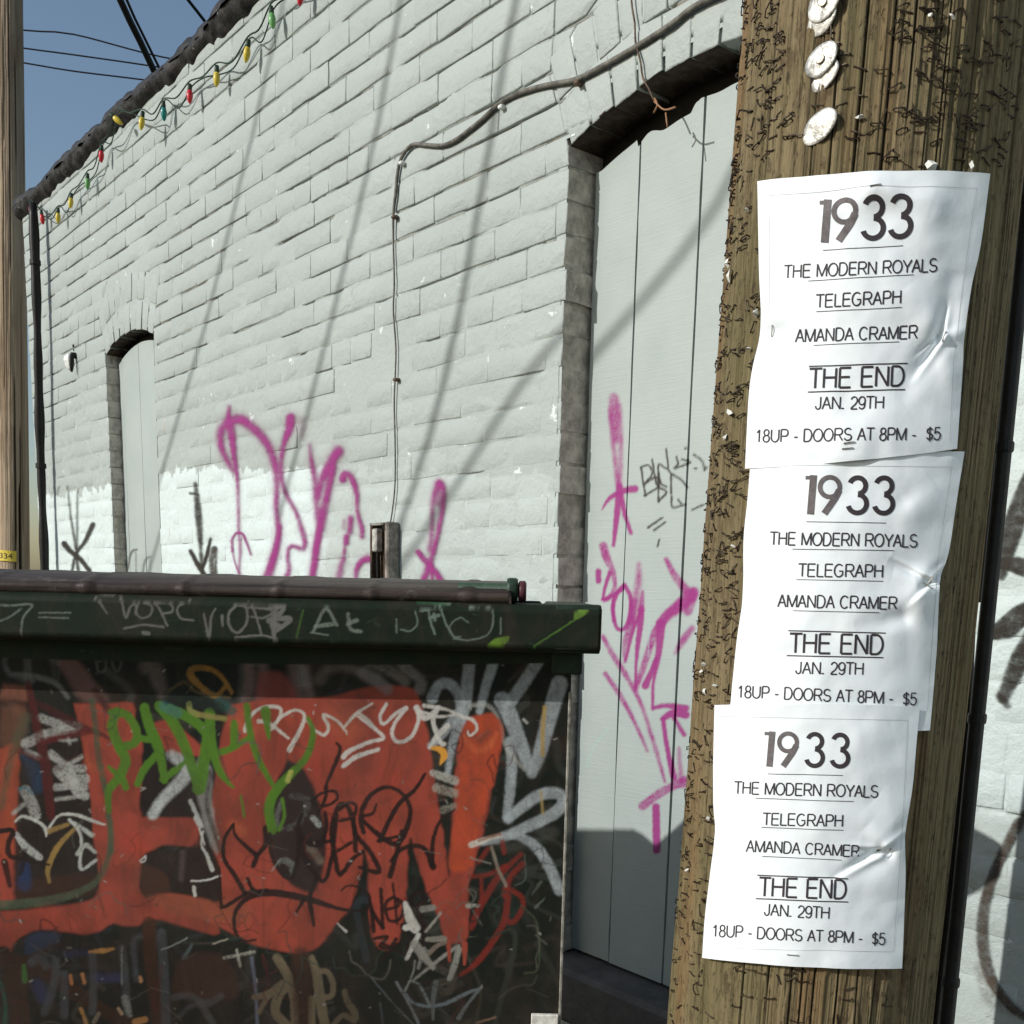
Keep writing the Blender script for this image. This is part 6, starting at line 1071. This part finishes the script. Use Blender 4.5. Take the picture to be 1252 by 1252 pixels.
# ------------------------------------------------------------------ the far pole at the left edge
lp = aty(14, 350, 5.9); lp[0] -= math.tan(.052) * lp[2]; lp[2] = 0; LF = -lp.copy(); LF[2] = 0; LF /= np.linalg.norm(LF); LT = np.array([-LF[1], LF[0], 0])
if LT @ RT < 0: LT = -LT
cr2 = [(rc.uniform(-1.4, 1.4), z0, z0 + rc.uniform(.3, 1.8), rc.uniform(.002, .004), rc.uniform(.004, .010)) for z0 in rc.uniform(.5, 4, 14)]; cr2 += [(.42, .4, 2.0, .006, .02), (.5, 1.2, 2.3, .004, .015)]
lpole = wood_pole('wooden_pole', lp, .080, np.concatenate([np.linspace(-1.6, 1.6, 200), np.linspace(1.7, 2 * math.pi - 1.7, 30)]), np.linspace(0, 9, 240), cr2, (LF, LT), 120, 9)
M_w2 = NT('tan_pole'); f1 = M_w2.noise(30, 6, .7, M_w2.mapping((1, 1, .03))); c = M_w2.mix(M_w2.ramp(f1, .3, .7), (.32, .235, .15), (.56, .44, .30)); c = M_w2.mix(M_w2.ramp(M_w2.noise(7, 5, .7, M_w2.mapping((1, 1, .3))), .5, .7, 0, .5), c, (.20, .12, .06)); _a = M_w2.n('ShaderNodeVertexColor', layer_name='Col'); c = M_w2.mix(_a.outputs[0], c, (.03, .02, .012)); M_w2 = M_w2.done(c, .8, M_w2.bump(f1, .004, .9))
lpole.data.materials.clear(); lpole.data.materials.append(M_w2); lpole.rotation_euler = (0, .052, 0); tag(lpole, 'tan wooden pole with a small yellow number tag at the far left of the wall', 'utility pole')
ct = aty(8, 679, 5.9 - .08); ct = ct + np.array([-math.tan(.052) * ct[2], 0, 0]); tg = MB(); v = []
nn = 10
ph0 = math.atan2((ct - lp) @ LT, (ct - lp) @ LF); hw = .47
for i in range(nn + 1):
    a = ph0 - hw * 1.3 + 2 * hw * 1.3 * i / nn
    for z in (ct[2] - .028, ct[2] + .028): v.append((LF * math.cos(a) + LT * math.sin(a)) * (.0835 + .004) + np.array([0, 0, z]))
tg.add(v, [(2 * i, 2 * i + 2, 2 * i + 3, 2 * i + 1) for i in range(nn)]); tgo = tg.build('number_tag', simple('tag_yellow', (.75, .58, .08), .5, .1, 40), lpole)
V, F = glyphs('334'); a0, b0 = V.min(0), V.max(0); u = (V[:, 0] - a0[0]) / (b0[0] - a0[0]); ph = ph0 - .42 + u * .80; zt = ct[2] - .015 + V[:, 1] / .729 * .030
Pt = LF[None] * np.cos(ph)[:, None] * .0885 + LT[None] * np.sin(ph)[:, None] * .0885 + np.stack([0 * zt, 0 * zt, zt], 1); MB().add(Pt, F).build('tag_number', M_ink, tgo)
